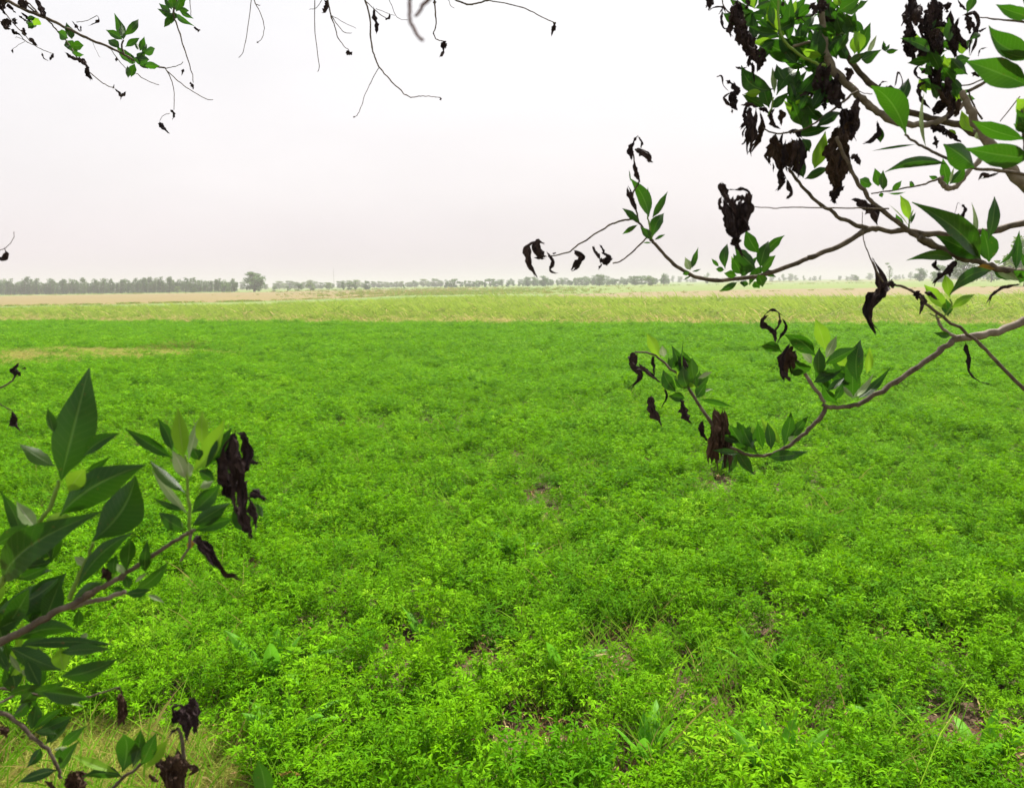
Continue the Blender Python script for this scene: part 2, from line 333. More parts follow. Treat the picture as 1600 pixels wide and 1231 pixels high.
while y < 4.5:
    x = -4.2
    while x < .3:
        xx = x+rnd.uniform(-.03, .03); yy = y+rnd.uniform(-.03, .03); x += .062
        if not dry_patch(xx, yy) or not in_view(xx, yy, 1.3): continue
        s = rnd.uniform(.6, 1.25); pts.append((xx, yy, 0)); rots.append((0, 0, rnd.uniform(0, 6.283))); scls.append((s, s, s)); idxs.append(rnd.randrange(4))
    y += .062
gn_scatter('verge_grass', pts, rots, scls, idxs, gp, 'yellow green wiry grass along the near left verge')
gd = [tuft_mesh('dry_tuft', 330+k, 34, .36, .10, .014, [M_VERGE, M_DRYGRASS], .9, .40) for k in range(3)]
pts = []; rots = []; scls = []; idxs = []
for _ in range(15000):
    xx = rnd.uniform(-23, -8.5); yy = rnd.uniform(18.5, 30)
    if dry_patch(xx, yy):
        s = rnd.uniform(.6, 1.2); pts.append((xx, yy, 0)); rots.append((0, 0, rnd.uniform(0, 6.283))); scls.append((s, s, s)); idxs.append(rnd.randrange(3))
gn_scatter('dry_grass', pts, rots, scls, idxs, gd, 'pale dry grass strip lying in the clover at left')
# thin grass blades growing up through the clover
M_BLADE = leafmat('field_blade', (.12, .30, .006), (.22, .40, .03), trans=.35, rough=.6, spec=.08)
gb = [tuft_mesh('blade_tuft', 350+k, 10, .33, .04, .009, [M_BLADE, M_DRYGRASS], .35, .04) for k in range(4)]
pts = []; rots = []; scls = []; idxs = []
for _ in range(4200):
    yy = 1.8+13*rnd.random()**1.2; xx = rnd.uniform(-1, 1)*(yy*.85+1)
    if noise.noise(Vector((xx*.7, yy*.7, 9))) < -.05: continue
    s = rnd.uniform(.6, 1.15); pts.append((xx, yy, 0)); rots.append((0, 0, rnd.uniform(0, 6.283))); scls.append((s, s, s)); idxs.append(rnd.randrange(4))
gn_scatter('clover_grass', pts, rots, scls, idxs, gb, 'thin grass blades growing up among the clover')

# ------------------------------------------------------------------ fodder strip (tall grass crop)
cp = [tuft_mesh('fodder_clump', 400+k, 20, 1.05, .10, .055, [M_CORN, M_STRAW], .85, .10, (.28, 0)) for k in range(4)]
cp += [tuft_mesh('fodder_straw', 420+k, 26, .62, .14, .035, [M_STRAW, M_CORN], .6, .28, (.16, 0)) for k in range(3)]
pts = []; rots = []; scls = []; idxs = []
for ix in range(-210, 300):
    for iy in range(0, 170):
        xx = ix*.45+rnd.uniform(-.22, .22)
        yy = 32+iy*.45+rnd.uniform(-.22, .22)
        if not in_view(xx, yy, 1.12): continue
        e = edge_y(xx); f = far_y(xx)
        if yy < e or yy > f+2.5*noise.noise(Vector((xx*.2, 3, 3))): continue
        depth = yy-e; k = noise.noise(Vector((xx*.12, yy*.12, 2)))
        fr = depth/(11+6*noise.noise(Vector((xx*.15, 0, 8))))
        dry = rnd.random() > fr*.9 if fr < 1 else rnd.random() < .10+.9*max(0, noise.noise(Vector((xx*.09, yy*.15, 12))))
        if xx < -18 and depth > 10 and rnd.random() < .35: continue
        s = rnd.uniform(.55, 1.15)*(1+.35*k)*(1.35 if rnd.random() < .07 else 1)*(.62+.43*min(1, fr))*(.85 if xx < -14 else 1)
        pts.append((xx, yy, 0)); rots.append((0, 0, rnd.gauss(0, .9))); scls.append((s*1.1, s*1.1, s)); idxs.append(rnd.randrange(4, 7) if dry else rnd.randrange(4))
gn_scatter('fodder_crop', pts, rots, scls, idxs, cp, 'tall pale green fodder crop with straw coloured front edge')
print('crop', len(pts))
# bunds of rough grass between the far fields
bp_ = [tuft_mesh('bund_tuft', 440+k, 16, .55, .22, .06, [M_GRASS, M_DRYGRASS], .7, .4) for k in range(3)]
pts = []; rots = []; scls = []; idxs = []
bunds = [((-100, 484), (260, 483.5), .5), ((180, 475.2), (420, 470.8), .8), ((-100, 480.5), (190, 475.6), .5), ((400, 470.6), (640, 462), .6), ((640, 461), (860, 450), .5), ((850, 462), (1650, 447), .35), ((900, 448.5), (1600, 438.8), .5), ((1150, 441.6), (1650, 435.4), .5), ((-100, 463.5), (430, 456.4), .6), ((430, 455.8), (800, 448.8), .6)]
for (a, b, dn) in bunds:
    n_ = int(420*dn)
    for k in range(n_):
        t = rnd.random(); px = a[0]+(b[0]-a[0])*t; py = a[1]+(b[1]-a[1])*t
        g = G(px, py); s = rnd.uniform(.5, 1.3)*max(1, g.y/170)
        if rnd.random() > .15+1.3*max(0, noise.noise(Vector((px*.03, py, 1)))+.15): continue
        pts.append((g.x, g.y+rnd.gauss(0, .5), 0)); rots.append((0, 0, rnd.uniform(0, 6.28))); scls.append((s, s, s*.8)); idxs.append(rnd.randrange(3))
for _ in range(1500):   # the greener rough patch running back from the middle of the strip
    px = rnd.gauss(700, 110); py = 457+max(-6, min(4, rnd.gauss(0, 3)))-(px-700)*.012; g = G(px, py)
    s = rnd.uniform(.5, 1.2)*max(.8, g.y/150); pts.append((g.x, g.y, 0)); rots.append((0, 0, rnd.uniform(0, 6.28))); scls.append((s, s, s)); idxs.append(rnd.randrange(3))
gn_scatter('bund_grass', pts, rots, scls, idxs, bp_, 'rough grass on the low banks between the far fields')

# ------------------------------------------------------------------ trees
def crown_mesh(seed, h, cw, lobes, n, leaf, mat, low=.25, lean=0.0, wisp=0.0, name='crown'):
    """many small leaf clumps spread through overlapping uneven lobes; tree of height h, crown width cw"""
    rnd = random.Random(seed); mb = MB(); L_ = []
    for k in range(lobes):
        t = rnd.random()**1.25; z = h*(low+(1-low)*(.12+.80*t)); rr = cw*.5*(.95-.75*abs(t-.38))*rnd.uniform(.35, .95)
        a = rnd.uniform(0, 6.283); L_.append((Vector((math.cos(a)*rr*.8+lean*z, math.sin(a)*rr*.8, z)), cw*rnd.uniform(.13, .26), h*rnd.uniform(.09, .17)*(1+wisp)))
    for k in range(n):
        c, rx, rz = rnd.choice(L_); d = Vector((rnd.gauss(0, 1), rnd.gauss(0, 1), rnd.gauss(0, 1))).normalized()*rnd.random()**.4
        p = c+Vector((d.x*rx, d.y*rx, d.z*rz)); 
        if p.z > h: p.z = h-rnd.random()*.3
        s = leaf*rnd.uniform(.5, 1.3)
        a = Vector((rnd.gauss(0, 1), rnd.gauss(0, 1), rnd.gauss(0, .7))).normalized(); b = a.orthogonal().normalized(); b = (Matrix.Rotation(rnd.uniform(0, 6.28), 3, a) @ b)*s*rnd.uniform(.4, .8); a = a*s
        if wisp: a = a+Vector((lean*s*2, 0, s*.9*wisp))
        mb.add([p-a, p-b*.8, p+a, p+b], [(0, 1, 2, 3)])
    return mb.mesh(name, [mat]), L_
def trunk_mesh(seed, h, r, L_, lean=0.0, name='trunk'):
    rnd = random.Random(seed); mb = MB(); top = h*.7
    tp = [Vector((lean*z+rnd.gauss(0, r*.4)*(z > 0), rnd.gauss(0, r*.4)*(z > 0), z)) for z in (0, top*.3, top*.6, top)]
    tube(mb, tp, [r*1.2, r*.9, r*.6, r*.3], 6)
    for c, rx, rz in L_[:7]:
        s = tp[1] if c.z < h*.55 else tp[2]; mid = (s+c)/2-Vector((0, 0, h*.03)); tube(mb, [s, mid, c], [r*.45, r*.3, r*.12], 4)
    return mb.mesh(name, [M_TRUNK])
def tree_kind(seed, h, cw, lobes, n, leaf, mat, low, lean, r, wisp=0):
    c, L_ = crown_mesh(seed, h, cw, lobes, n, leaf, mat, low, lean, wisp); t = trunk_mesh(seed+1, h, r, L_, lean); return (t, c, h)
def put_tree(name, kind, px, D, H, label, cat='tree', group=None, ws=1.0, rz=None):
    t, c, h = kind; s = H/h; loc = column(px, D)
    o = empty(name, loc); o.scale = (s*ws, s*ws, s); o.rotation_euler = (0, 0, rnd.uniform(-.5, .5) if rz is None else rz)
    tag(o, label, cat, group); link('trunk', t, o); link('crown', c, o); return o
rnd = random.Random(21)
K_WIND = [tree_kind(500+k*3, 8, 3.0, 18, 900, .25, M_CROWN, .02, .12, .13, .9) for k in range(6)]
K_ROUND = [tree_kind(540+k*3, 8, 8.0, 28, 2000, .34, M_CROWN, .0, 0, .35) for k in range(4)]
K_BUSH = [tree_kind(560+k*3, 4, 5.2, 14, 520, .30, M_CROWN, .02, 0, .16) for k in range(3)]
K_PBUSH = [tree_kind(575+k*3, 4, 5.2, 14, 520, .30, M_CROWN2, .02, 0, .16) for k in range(2)]
K_OPEN = [tree_kind(590+k*3, 8, 5.5, 14, 800, .32, M_CROWN, .02, .04, .18, .3) for k in range(4)]
K_PALE = [tree_kind(610+k*3, 8, 9.5, 22, 1500, .42, M_CROWN2, .06, 0, .35) for k in range(2)]
# planted windbreak at left: staggered double row, leaning with the wind
px = -40.0; row = 0
while px < 362:
    D = 382-.02*px+(9 if row % 2 else 0); t_ = px/360
    H = (7.1-.5*t_+.8*noise.noise(Vector((px*.03, 1, 1))))*rnd.uniform(.72, 1.2)*(.86 if px > 300 else 1)
    put_tree('windbreak_tree', K_WIND[rnd.randrange(6)], px, D, H, 'wispy dark tree in the dense windbreak row along the left horizon', group='trees of the windbreak row', ws=rnd.uniform(1.15, 1.5))
    px += rnd.uniform(2.7, 4.2); row += 1
NAMED = [
 (277, 360, 2.9, K_PBUSH[0], 'bush', 'round pale green bush standing in front of the windbreak', 'bush'),
 (303, 362, 2.2, K_BUSH[0], 'bush', 'low dark bush at the foot of the windbreak near its right end', 'bush'),
 (350, 366, 6.9, K_OPEN[0], 'tree', 'slender open tree at the right end of the windbreak', 'tree'),
 (366, 358, 4.6, K_ROUND[1], 'tree', 'low spreading tree just left of the big round tree', 'tree'),
 (397, 352, 9.4, K_ROUND[0], 'tree', 'big round dark tree standing alone on the left horizon', 'tree'),
 (428, 362, 2.2, K_BUSH[1], 'bush', 'small dark bush right of the big round tree', 'bush'),
 (449, 364, 2.3, K_BUSH[2], 'bush', 'second small dark bush right of the big round tree', 'bush'),
 (467, 366, 3.5, K_BUSH[0], 'bush', 'wide dark bush between two small bushes and a yellowish one', 'bush'),
 (485, 370, 3.9, K_PBUSH[1], 'bush', 'yellowish green bush with a pointed top', 'bush'),
 (514, 420, 4.0, K_PBUSH[0], 'bush', 'faded pale bush under the thin mast', 'bush'),
 (536, 380, 4.6, K_OPEN[1], 'tree', 'dark windblown tree, left of the small dark tree group', 'tree'),
 (546, 384, 3.8, K_BUSH[1], 'tree', 'short dark tree in the middle of the small dark group', 'tree'),
 (554, 384, 5.2, K_OPEN[2], 'tree', 'taller leaning dark tree of the small dark group', 'tree'),
 (573, 388, 4.4, K_ROUND[2], 'tree', 'rounded dark tree closing the small dark group at right', 'tree'),
 (697, 470, 6.0, K_OPEN[0], 'tree', 'dark upright tree left of the pale tree belt', 'tree'),
 (631, 400, 2.4, K_OPEN[3], 'tree', 'tiny dark sapling alone at the far field edge', 'tree'),
 (849, 455, 6.2, K_ROUND[3], 'tree', 'broad tree behind the dangling withered leaf', 'tree'),
 (937, 440, 6.4, K_ROUND[1], 'tree', 'wide clump tree above the left end of the bare field', 'tree'),
 (992, 460, 5.4, K_ROUND[2], 'tree', 'round small tree right of the wide clump tree', 'tree'),
 (1014, 380, 4.8, K_PBUSH[1], 'tree', 'nearer pale bushy tree standing before the belt', 'tree'),
 (1037, 420, 6.3, K_OPEN[1], 'tree', 'open tall tree beside the nearer pale bushy tree', 'tree'),
 (1103, 560, 8.8, K_OPEN[2], 'tree', 'thin crowned tree standing behind the curved branch', 'tree'),
 (1337, 560, 4.6, K_ROUND[0], 'tree', 'small far tree left of the tall spindly tree', 'tree'),
 (1437, 420, 7.0, K_ROUND[3], 'tree', 'grey green tree left of the large olive tree', 'tree'),
 (1466, 330, 7.2, K_ROUND[2], 'tree', 'mid green tree at the left foot of the large olive tree', 'tree'),
 (1505, 250, 8.6, K_PALE[0], 'tree', 'large olive green tree with a broad pale crown', 'tree'),
 (1548, 296, 5.6, K_BUSH[2], 'tree', 'low bushy tree between the olive tree and the big green tree', 'tree'),
 (1604, 165, 10.4, K_PALE[1], 'tree', 'tallest bright green tree at the right edge of the plain', 'tree'),
 (1640, 230, 10.0, K_PALE[0], 'tree', 'green tree just beyond the right edge tree', 'tree'),
]
for (px, D, H, k, nm, lb, ct) in NAMED: put_tree(nm, k, px, D, H, lb, ct, rz=rnd.uniform(-.3, .3), ws=1.35 if px == 397 else 1.1)
# tall spindly tree with its two separated tufts
mb = MB(); cl = [(Vector((.3, 0, 4.4)), 2.0, 1.5), (Vector((.6, 0, 6.6)), 1.3, 1.2), (Vector((-.2, 0, 8.0)), .9, .6), (Vector((-1.6, 0, 9.7)), 1.1, .6), (Vector((.4, 0, 3.0)), 1.7, 1.2)]
r_ = random.Random(5)
for k in range(420):
    c, rx, rz = r_.choice(cl); d = Vector((r_.gauss(0, 1), r_.gauss(0, 1), r_.gauss(0, 1))).normalized()*r_.random()**.5; p = c+Vector((d.x*rx, d.y*rx, d.z*rz)); s = r_.uniform(.15, .4)
    a = Vector((r_.gauss(0, 1), r_.gauss(0, 1), r_.gauss(0, 1))).normalized(); b = a.orthogonal().normalized()*s*.6; a = a*s; mb.add([p-a, p-b, p+a, p+b], [(0, 1, 2, 3)])
cm = mb.mesh('crown', [M_CROWN]); tm = trunk_mesh(9, 10, .2, cl)
put_tree('tree', (tm, cm, 10), 1389, 480, 11.0, 'tall spindly tree with a separate leaf tuft at its top', rz=0)
# the far hazy belts
G1 = 'trees of the far hazy belt'
def belt(x0, x1, D0, D1, h0, h1, step, label, group, kinds, gap=0.0):
    px = x0
    while px < x1:
        t = (px-x0)/(x1-x0); D = D0+(D1-D0)*t+rnd.uniform(-25, 25); H = rnd.uniform(h0, h1)*(1+.25*noise.noise(Vector((px*.02, D0, 3))))
        if rnd.random() > gap:
            put_tree('belt_tree', kinds[rnd.randrange(len(kinds))], px, D, H, label, group=group, ws=rnd.uniform(1.0, 1.6))
        px += rnd.uniform(.6, 1.4)*step
belt(400, 690, 620, 640, 4.0, 6.8, 7, 'faded tree of the low hazy belt between the big round tree and the middle', 'trees of the middle left belt', K_ROUND+K_PALE, .08)
belt(705, 1045, 500, 520, 3.2, 5.8, 7.5, 'grey green tree of the belt across the middle horizon', 'trees of the middle belt', K_ROUND+K_OPEN+K_BUSH, .04)
belt(1040, 1480, 900, 880, 4, 8.5, 9, 'faint grey tree of the most distant belt at right', 'trees of the right far belt', K_ROUND+K_OPEN, .12)
belt(780, 1060, 800, 830, 6, 8.5, 12, 'pale tree rising faintly behind the middle belt', 'trees behind the middle belt', K_ROUND, .2)
belt(1480, 1620, 620, 620, 7, 10.0, 14, 'faded tree glimpsed between the olive and the bright green tree', 'trees of the far right gap', K_ROUND, .1)
belt(200, 400, 640, 640, 6, 8, 16, 'faded tree behind the right end of the windbreak', 'trees behind the windbreak', K_ROUND, .2)
# thin mast on the horizon and a small post line
mb = MB(); tube(mb, [Vector((0, 0, 0)), Vector((0, 0, 18))], [.16, .08], 6)
for z in (6, 11, 15): tube(mb, [Vector((-1.1+z*.04, 0, z)), Vector((1.1-z*.04, 0, z))], [.05, .05], 4)
o = link('transmission_mast', mb.mesh('transmission_mast', [M_TRUNK])); o.location = column(522, 700); tag(o, 'thin faint mast rising above the hazy horizon', 'mast')

# ------------------------------------------------------------------ weeds and litter in the near clover
def strap_leaf(rnd, ln, wd, az, el, droop, mat, twist=0.0, curl=0.0):
    """one broad leaf growing from the origin, folded along its midrib"""
    d = Vector((math.cos(az)*math.cos(el), math.sin(az)*math.cos(el), math.sin(el))); side0 = Vector((-math.sin(az), math.cos(az), 0)); p = Vector((0, 0, .01))
    vs = []; uv = []; seg = 9
    for i in range(seg+1):
        t = i/seg; prof = .10 if t < .12 else max(.02, math.sin(math.pi*min(1, (t-.06)/.94)**.85)**.8)
        ww = wd*.5*prof; side = Matrix.Rotation(twist*t, 3, d) @ side0; up = side.cross(d).normalized()
        for u in (-1, -.5, 0, .5, 1):
            vs.append(p+side*ww*u-up*(-abs(u))*ww*.35+up*ww*.12*math.sin(t*17+u*2)*abs(u)); uv.append((u, t))
        d = (d+Vector((0, 0, -droop/seg*(.4+1.4*t)))).normalized(); p = p+d*ln/seg
    fs = [(5*i+j, 5*i+j+1, 5*i+5+j+1, 5*i+5+j) for i in range(seg) for j in range(4)]
    return vs, fs, uv
def dock(px, py, size, n, label, seed):
    size *= 1.05; rnd = random.Random(seed); g = G(px, py, .10); o = empty('dock_plant', (g.x, g.y, 0)); tag(o, label, 'weed', 'broad leaved weeds in the near clover')
    for k in range(n):
        az = 6.283*k/n+rnd.uniform(-.4, .4); vs, fs, uv = strap_leaf(rnd, size*rnd.uniform(.7, 1.1), size*rnd.uniform(.17, .25), az, rnd.uniform(.9, 1.4), rnd.uniform(.7, 1.5), None, rnd.uniform(-.6, .6))
        link('leaf', mesh('leaf', vs, fs, M_DOCK, uv, True), o)
dock(445, 1150, .36, 9, 'broad leaved weed with spread leaves near the left verge', 1)
dock(425, 1060, .40, 8, 'tall broad leaved weed behind the one nearest the left verge', 2)
dock(880, 1050, .34, 8, 'pale broad leaved weed beside the straw stalk at the centre', 3)
dock(1010, 1175, .33, 7, 'broad leaved weed low in the middle foreground', 4)
dock(920, 1225, .30, 7, 'broad leaved weed cut by the bottom edge of the picture', 5)
dock(1215, 1210, .34, 8, 'broad leaved weed in front of the bare soil at bottom right', 6)
dock(1385, 1105, .28, 6, 'small broad leaved weed in the right foreground', 7)
dock(1190, 1040, .30, 6, 'broad leaved weed behind a dark gap right of centre', 8)
dock(660, 985, .27, 6, 'small broad leaved weed behind a soil gap left of centre', 9)
dock(800, 860, .33, 6, 'farther broad leaved weed in the middle of the field', 10)
dock(1535, 1180, .32, 7, 'broad leaved weed in the bottom right corner', 11)
# rust coloured dry dock clumps at the end of the dry strip
def dryclump(px, py, h, n, sp, label, seed):
    rnd = random.Random(seed); g = G(px, py, .16); me = tuft_mesh('dry_weed', seed, n, h, sp, .012, [M_RUST, M_DRYGRASS], .8, .3); o = link('dry_weed', me); o.location = (g.x, g.y, 0); tag(o, label, 'weed', 'dry weed clumps at the field strip')
M_RUST = leafmat('rusty_stalk', (.24, .12, .045), (.32, .18, .07), trans=.2, rough=.8)
dryclump(289, 544, .80, 210, .42, 'wide rusty brown dry weed clump at the right end of the dry strip', 31)
dryclump(238, 546, .60, 110, .28, 'smaller tan dry weed clump left of the rusty one', 32)
dryclump(128, 549, .45, 70, .2, 'low tan dry weed clump in the middle of the dry strip', 33)
# taller tufts sticking out of the fodder strip
for i, (px, py, h) in enumerate([(748, 505, 1.5), (744, 505, 1.3), (1085, 470, 1.1), (636, 470, 1.2), (1325, 470, 1.0)]):
    pass
def litter(px, py, z, ln, wd, az, mat, name, label, cat, seed):
    rnd = random.Random(seed); vs, fs, uv = strap_leaf(rnd, ln, wd, az, .12, .25, mat, .8); me = mesh(name, vs, fs, mat, uv, True); o = link(name, me); g = G(px, py, z); o.location = (g.x, g.y, z); tag(o, label, cat)
litter(912, 1032, .20, .15, .012, .35, M_STRAW, 'straw_stalk', 'flat straw coloured stalk lying on the clover at the centre', 'straw', 41)
litter(432, 1211, .14, .11, .03, -.15, M_YELLOW, 'fallen_leaf', 'orange yellow fallen leaf at the bottom beside the verge grass', 'leaf', 42)
def stalk(pts_, r, label, seed):
    rnd = random.Random(seed); mb = MB(); tube(mb, [G(x, y, z) for x, y, z in pts_], [r, r, r*.8, r*.6, r*.3][:len(pts_)], 5); o = link('stalk', mb.mesh('stalk', [M_CSTEM])); tag(o, label, 'stalk', 'pale stalks lying over the clover')
stalk([(1438, 1225, .25), (1452, 1190, .30), (1470, 1145, .34), (1492, 1112, .36)], .0022, 'long pale curved stalk leaning at bottom right', 51)
stalk([(1215, 1045, .28), (1235, 1062, .32), (1262, 1075, .33), (1295, 1078, .3)], .002, 'thin pale stalk lying across the clover right of centre', 52)
# bits of dead stalk on the bare soil
lp = [tuft_mesh('litter_bits', 460+k, 16, .09, .05, .006, [M_STRAW, M_RUST], 1.6, .5, (0, 0)) for k in range(3)]
pts = []; rots = []; scls = []; idxs = []
for _ in range(16000):
    yy = 1.8+11*rnd.random(); xx = rnd.uniform(-1, 1)*(yy*.8+1)
    if soil_gap(xx, yy) > -.40 and not in_gap(xx, yy): continue
    s = rnd.uniform(.5, 1.2); pts.append((xx, yy, .01)); rots.append((rnd.uniform(-1.2, 1.2), rnd.uniform(-1.2, 1.2), rnd.uniform(0, 6.28))); scls.append((s, s, s)); idxs.append(rnd.randrange(3))
gn_scatter('soil_litter', pts, rots, scls, idxs, lp, 'dry brown stalk litter on the bare soil between the plants')

# ------------------------------------------------------------------ the overhanging tree: leafy branches near the camera
Z = {'A': (1080, 0, 6.154), 'B': (1340, 0, 6.154), 'C': (1080, 150, 6.154), 'D': (1340, 150, 6.154), 'E': (1340, 280, 6.154), 'F': (0, 720, 6.154),
     'G': (0, 900, 6.154), 'H': (0, 0, 6.154), '5': (960, 420, 2.5), '4': (800, 180, 3.556), '8': (1200, 250, 3.3275), '6': (0, 540, 3.157), '7': (0, 900, 3.636),
     'M': (350, 0, 2.909), 'T': (0, 0, 3.2), '3': (1080, 0, 3.077), 'S': (0, 0, 1.0)}
LM = {'g': M_LEAF, 'y': M_YOUNG, 'p': M_PALE, 'o': M_YELLOW}
rb = random.Random(77)
def q(z, x, y): a = Z[z]; return (a[0]+x/a[2], a[1]+y/a[2])
def frame(B, T):
    ax = T-B; v = ((B+T)/2-CAM).normalized(); side = ax.cross(v).normalized(); return ax, v, side
def leaf(parent, z, bx, by, tx, ty, wz, m, dep, bend=0.0, rho=None, dd=None):
    """a single broad leaf from its stalk end to its tip, at depth dep metres from the camera"""
    b = q(z, bx, by); t = q(z, tx, ty); wpx = wz/Z[z][2]; lpx = math.hypot(t[0]-b[0], t[1]-b[1])
    d0 = dep*(1+rb.uniform(-.025, .025)); B = P(*b, d0)
    lw = lpx*d0/FPX
    d1 = d0+(rb.uniform(-.38, .38)*lw if dd is None else dd*lw); T = P(*t, d1)
    ax, v, side = frame(B, T); ln = ax.length
    rho = rb.uniform(-.6, .6) if rho is None else rho
    side = Matrix.Rotation(rho, 3, ax.normalized()) @ side; nrm = side.cross(ax).normalized()
    W = wpx*d0/FPX/max(.5, math.cos(rho))*.47*rb.uniform(.96, 1.04)
    inpl = ax.cross(v).normalized(); vs = []; uv = []; seg = 12
    fold = rb.uniform(.15, .5)*(1 if rb.random() < .5 else -1); arch = rb.uniform(-.16, .16)*ln; bd = (bend+rb.uniform(-.04, .04))*ln
    pw = rb.uniform(.72, .98); ph = rb.uniform(0, 6.28); wav = rb.uniform(.02, .07)
    for i in range(seg+1):
        s = i/seg; sh = 4*s*(1-s); p = B+ax*s+inpl*bd*sh+nrm*arch*sh
        k = min(1, max(0, (s-.05)/.95)); pr = math.sin(math.pi*k**pw)**.9*(1-.35*max(0, (k-.62)/.38)) if 0 < k < 1 else 0
        ww = max(W*pr, W*.035)
        for u in (-1, -.55, -.12, .12, .55, 1):
            vs.append(p+side*ww*u*(1+.16*noise.noise(Vector((s*5, ph, 3 if u > 0 else 7))))+nrm*(fold*ww*abs(u)+wav*ww*math.sin(s*9+ph+(1.5 if u > 0 else 0))*abs(u))); uv.append((u, s))
    fs = [(6*i+j, 6*i+j+1, 6*i+7+j, 6*i+6+j) for i in range(seg) for j in range(5)]
    return link('leaf', mesh('leaf', vs, fs, LM[m], uv, True), parent)
def dead(parent, z, pts_, wz, dep, m=None, ragged=.5, more=True):
    """a withered, curled leaf following pts_: crumpled, folded blade with ragged edges and a drawn-out tip"""
    pp = [q(z, *a) for a in pts_]; wpx = wz/Z[z][2]; d0 = dep*(1+rb.uniform(-.03, .03)); C = [P(a[0], a[1], d0+rb.uniform(-.006, .006)) for a in pp]
    ns = len(C)-1; C = smooth_path(C, max(5, int(18/ns)))
    big = wpx > 7; W = wpx*d0/FPX*.5*(.74 if big else 1); n = len(C); roll_ = rb.uniform(.5, 1.5); ph = rb.uniform(0, 90); tw = rb.uniform(-1.6, 1.6); nx = 9; sgn = rb.choice((-1, 1))
    vs = []; pk = rb.uniform(.7, 1.15)
    for i, p in enumerate(C):
        s = i/(n-1); tan = (C[min(i+1, n-1)]-C[max(i-1, 0)]).normalized(); v = (p-CAM).normalized(); side = tan.cross(v).normalized()
        side = Matrix.Rotation(tw*(s-.4)+.8*noise.noise(Vector((s*4, ph, 2))), 3, tan) @ side; nr = side.cross(tan)
        pr = max(.07, math.sin(math.pi*min(1, s*.97+.03)**pk)**1.05)*(1+ragged*1.5*noise.noise(Vector((s*6.5, ph, 0))))
        if s < .06: pr = .08
        off = side*(W*.45*noise.noise(Vector((s*3.3, ph, 4))))+nr*(W*.7*noise.noise(Vector((s*3.1, ph, 8))))
        ro = roll_*(1+.9*noise.noise(Vector((s*3, ph, 5))))
        for k in range(nx):
            u = k/(nx-1)*2-1; a = u*ro
            e_ = 1+ragged*(1.9*noise.noise(Vector((s*8, ph+3, u*1.2+4))))*abs(u)**1.5
            cr = (noise.noise(Vector((s*10, u*2.6, ph)))*.75+noise.noise(Vector((s*23, u*5, ph)))*.35+.22*(1 if k % 2 else -1))*W*pr
            x_ = math.sin(a)/max(.7, math.sin(min(ro, 1.57)))*W*pr*e_; y_ = (math.cos(a)-.5)*W*pr*sgn*.8
            vs.append(p+off+side*(x_+cr*.3)+nr*(y_+cr*.8))
    fs = [(nx*i+j, nx*i+j+1, nx*i+nx+j+1, nx*i+nx+j) for i in range(n-1) for j in range(nx-1)]
    mt = M_BROWN if m == 'b' else M_DEAD
    o = link('withered_leaf', mesh('withered_leaf', vs, fs, mt, None, False), parent)
    if big and more:      # its curled neighbour from the same node
        x0, y0 = pts_[0]; w_ = wz
        p2 = [(x0+rb.uniform(-.12, .12)*w_, y0+rb.uniform(-.1, .1)*w_)]+[(x+rb.uniform(-.42, .42)*w_, y+rb.uniform(-.3, .2)*w_) for x, y in pts_[1:]]
        dead(parent, z, p2, wz*rb.uniform(.42, .7), dep, m, ragged, False)
    return o
def smooth_path(C, k=5):
    if len(C) < 2: return C
    out = []; n = len(C)
    for i in range(n-1):
        p0, p1, p2, p3 = C[max(i-1, 0)], C[i], C[i+1], C[min(i+2, n-1)]
        for j in range(k):
            t = j/k; out.append(.5*((2*p1)+(p2-p0)*t+(2*p0-5*p1+4*p2-p3)*t*t+(3*p1-p0-3*p2+p3)*t**3))
    out.append(C[-1]); return out
def stem(parent, z, pts_, w0, w1, dep, mat=M_BARK, dep1=None, name='stem', knots=.06):
    """a twig or limb through pts_ with picture widths w0..w1 (zoom px)"""
    dep1 = dep if dep1 is None else dep1; n = len(pts_); C = []; 
    for i, a in enumerate(pts_): d = dep+(dep1-dep)*i/(n-1); C.append(P(*q(z, *a), d))
    C = smooth_path(C, 6); n = len(C); rad = []
    jr = max(w0, w1)/Z[z][2]*dep/FPX*.28+.0006*dep
    C = [c_ if i in (0, n-1) else c_+Vector((noise.noise(Vector((i*.45, w0, 1+dep))), noise.noise(Vector((i*.45, w0, 5+dep))), noise.noise(Vector((i*.45, w0, 9+dep)))))*jr for i, c_ in enumerate(C)]
    for i in range(n):
        t = i/(n-1); w_ = (w0+(w1-w0)*t)/Z[z][2]*.5; d = dep+(dep1-dep)*t; r = w_*d/FPX
        node = 1+.16*max(0, math.sin(i*1.9+w0))**6; rad.append(r*node*(1+knots*noise.noise(Vector((i*.8, w0, dep)))*2))
    rr = random.Random(int(w0*10+n)); mb = MB(); tube(mb, C, rad, 8, 0, .07 if w0/Z[z][2] > 3 else .03, rr)
    return link(name, mb.mesh(name, [mat], True), parent)
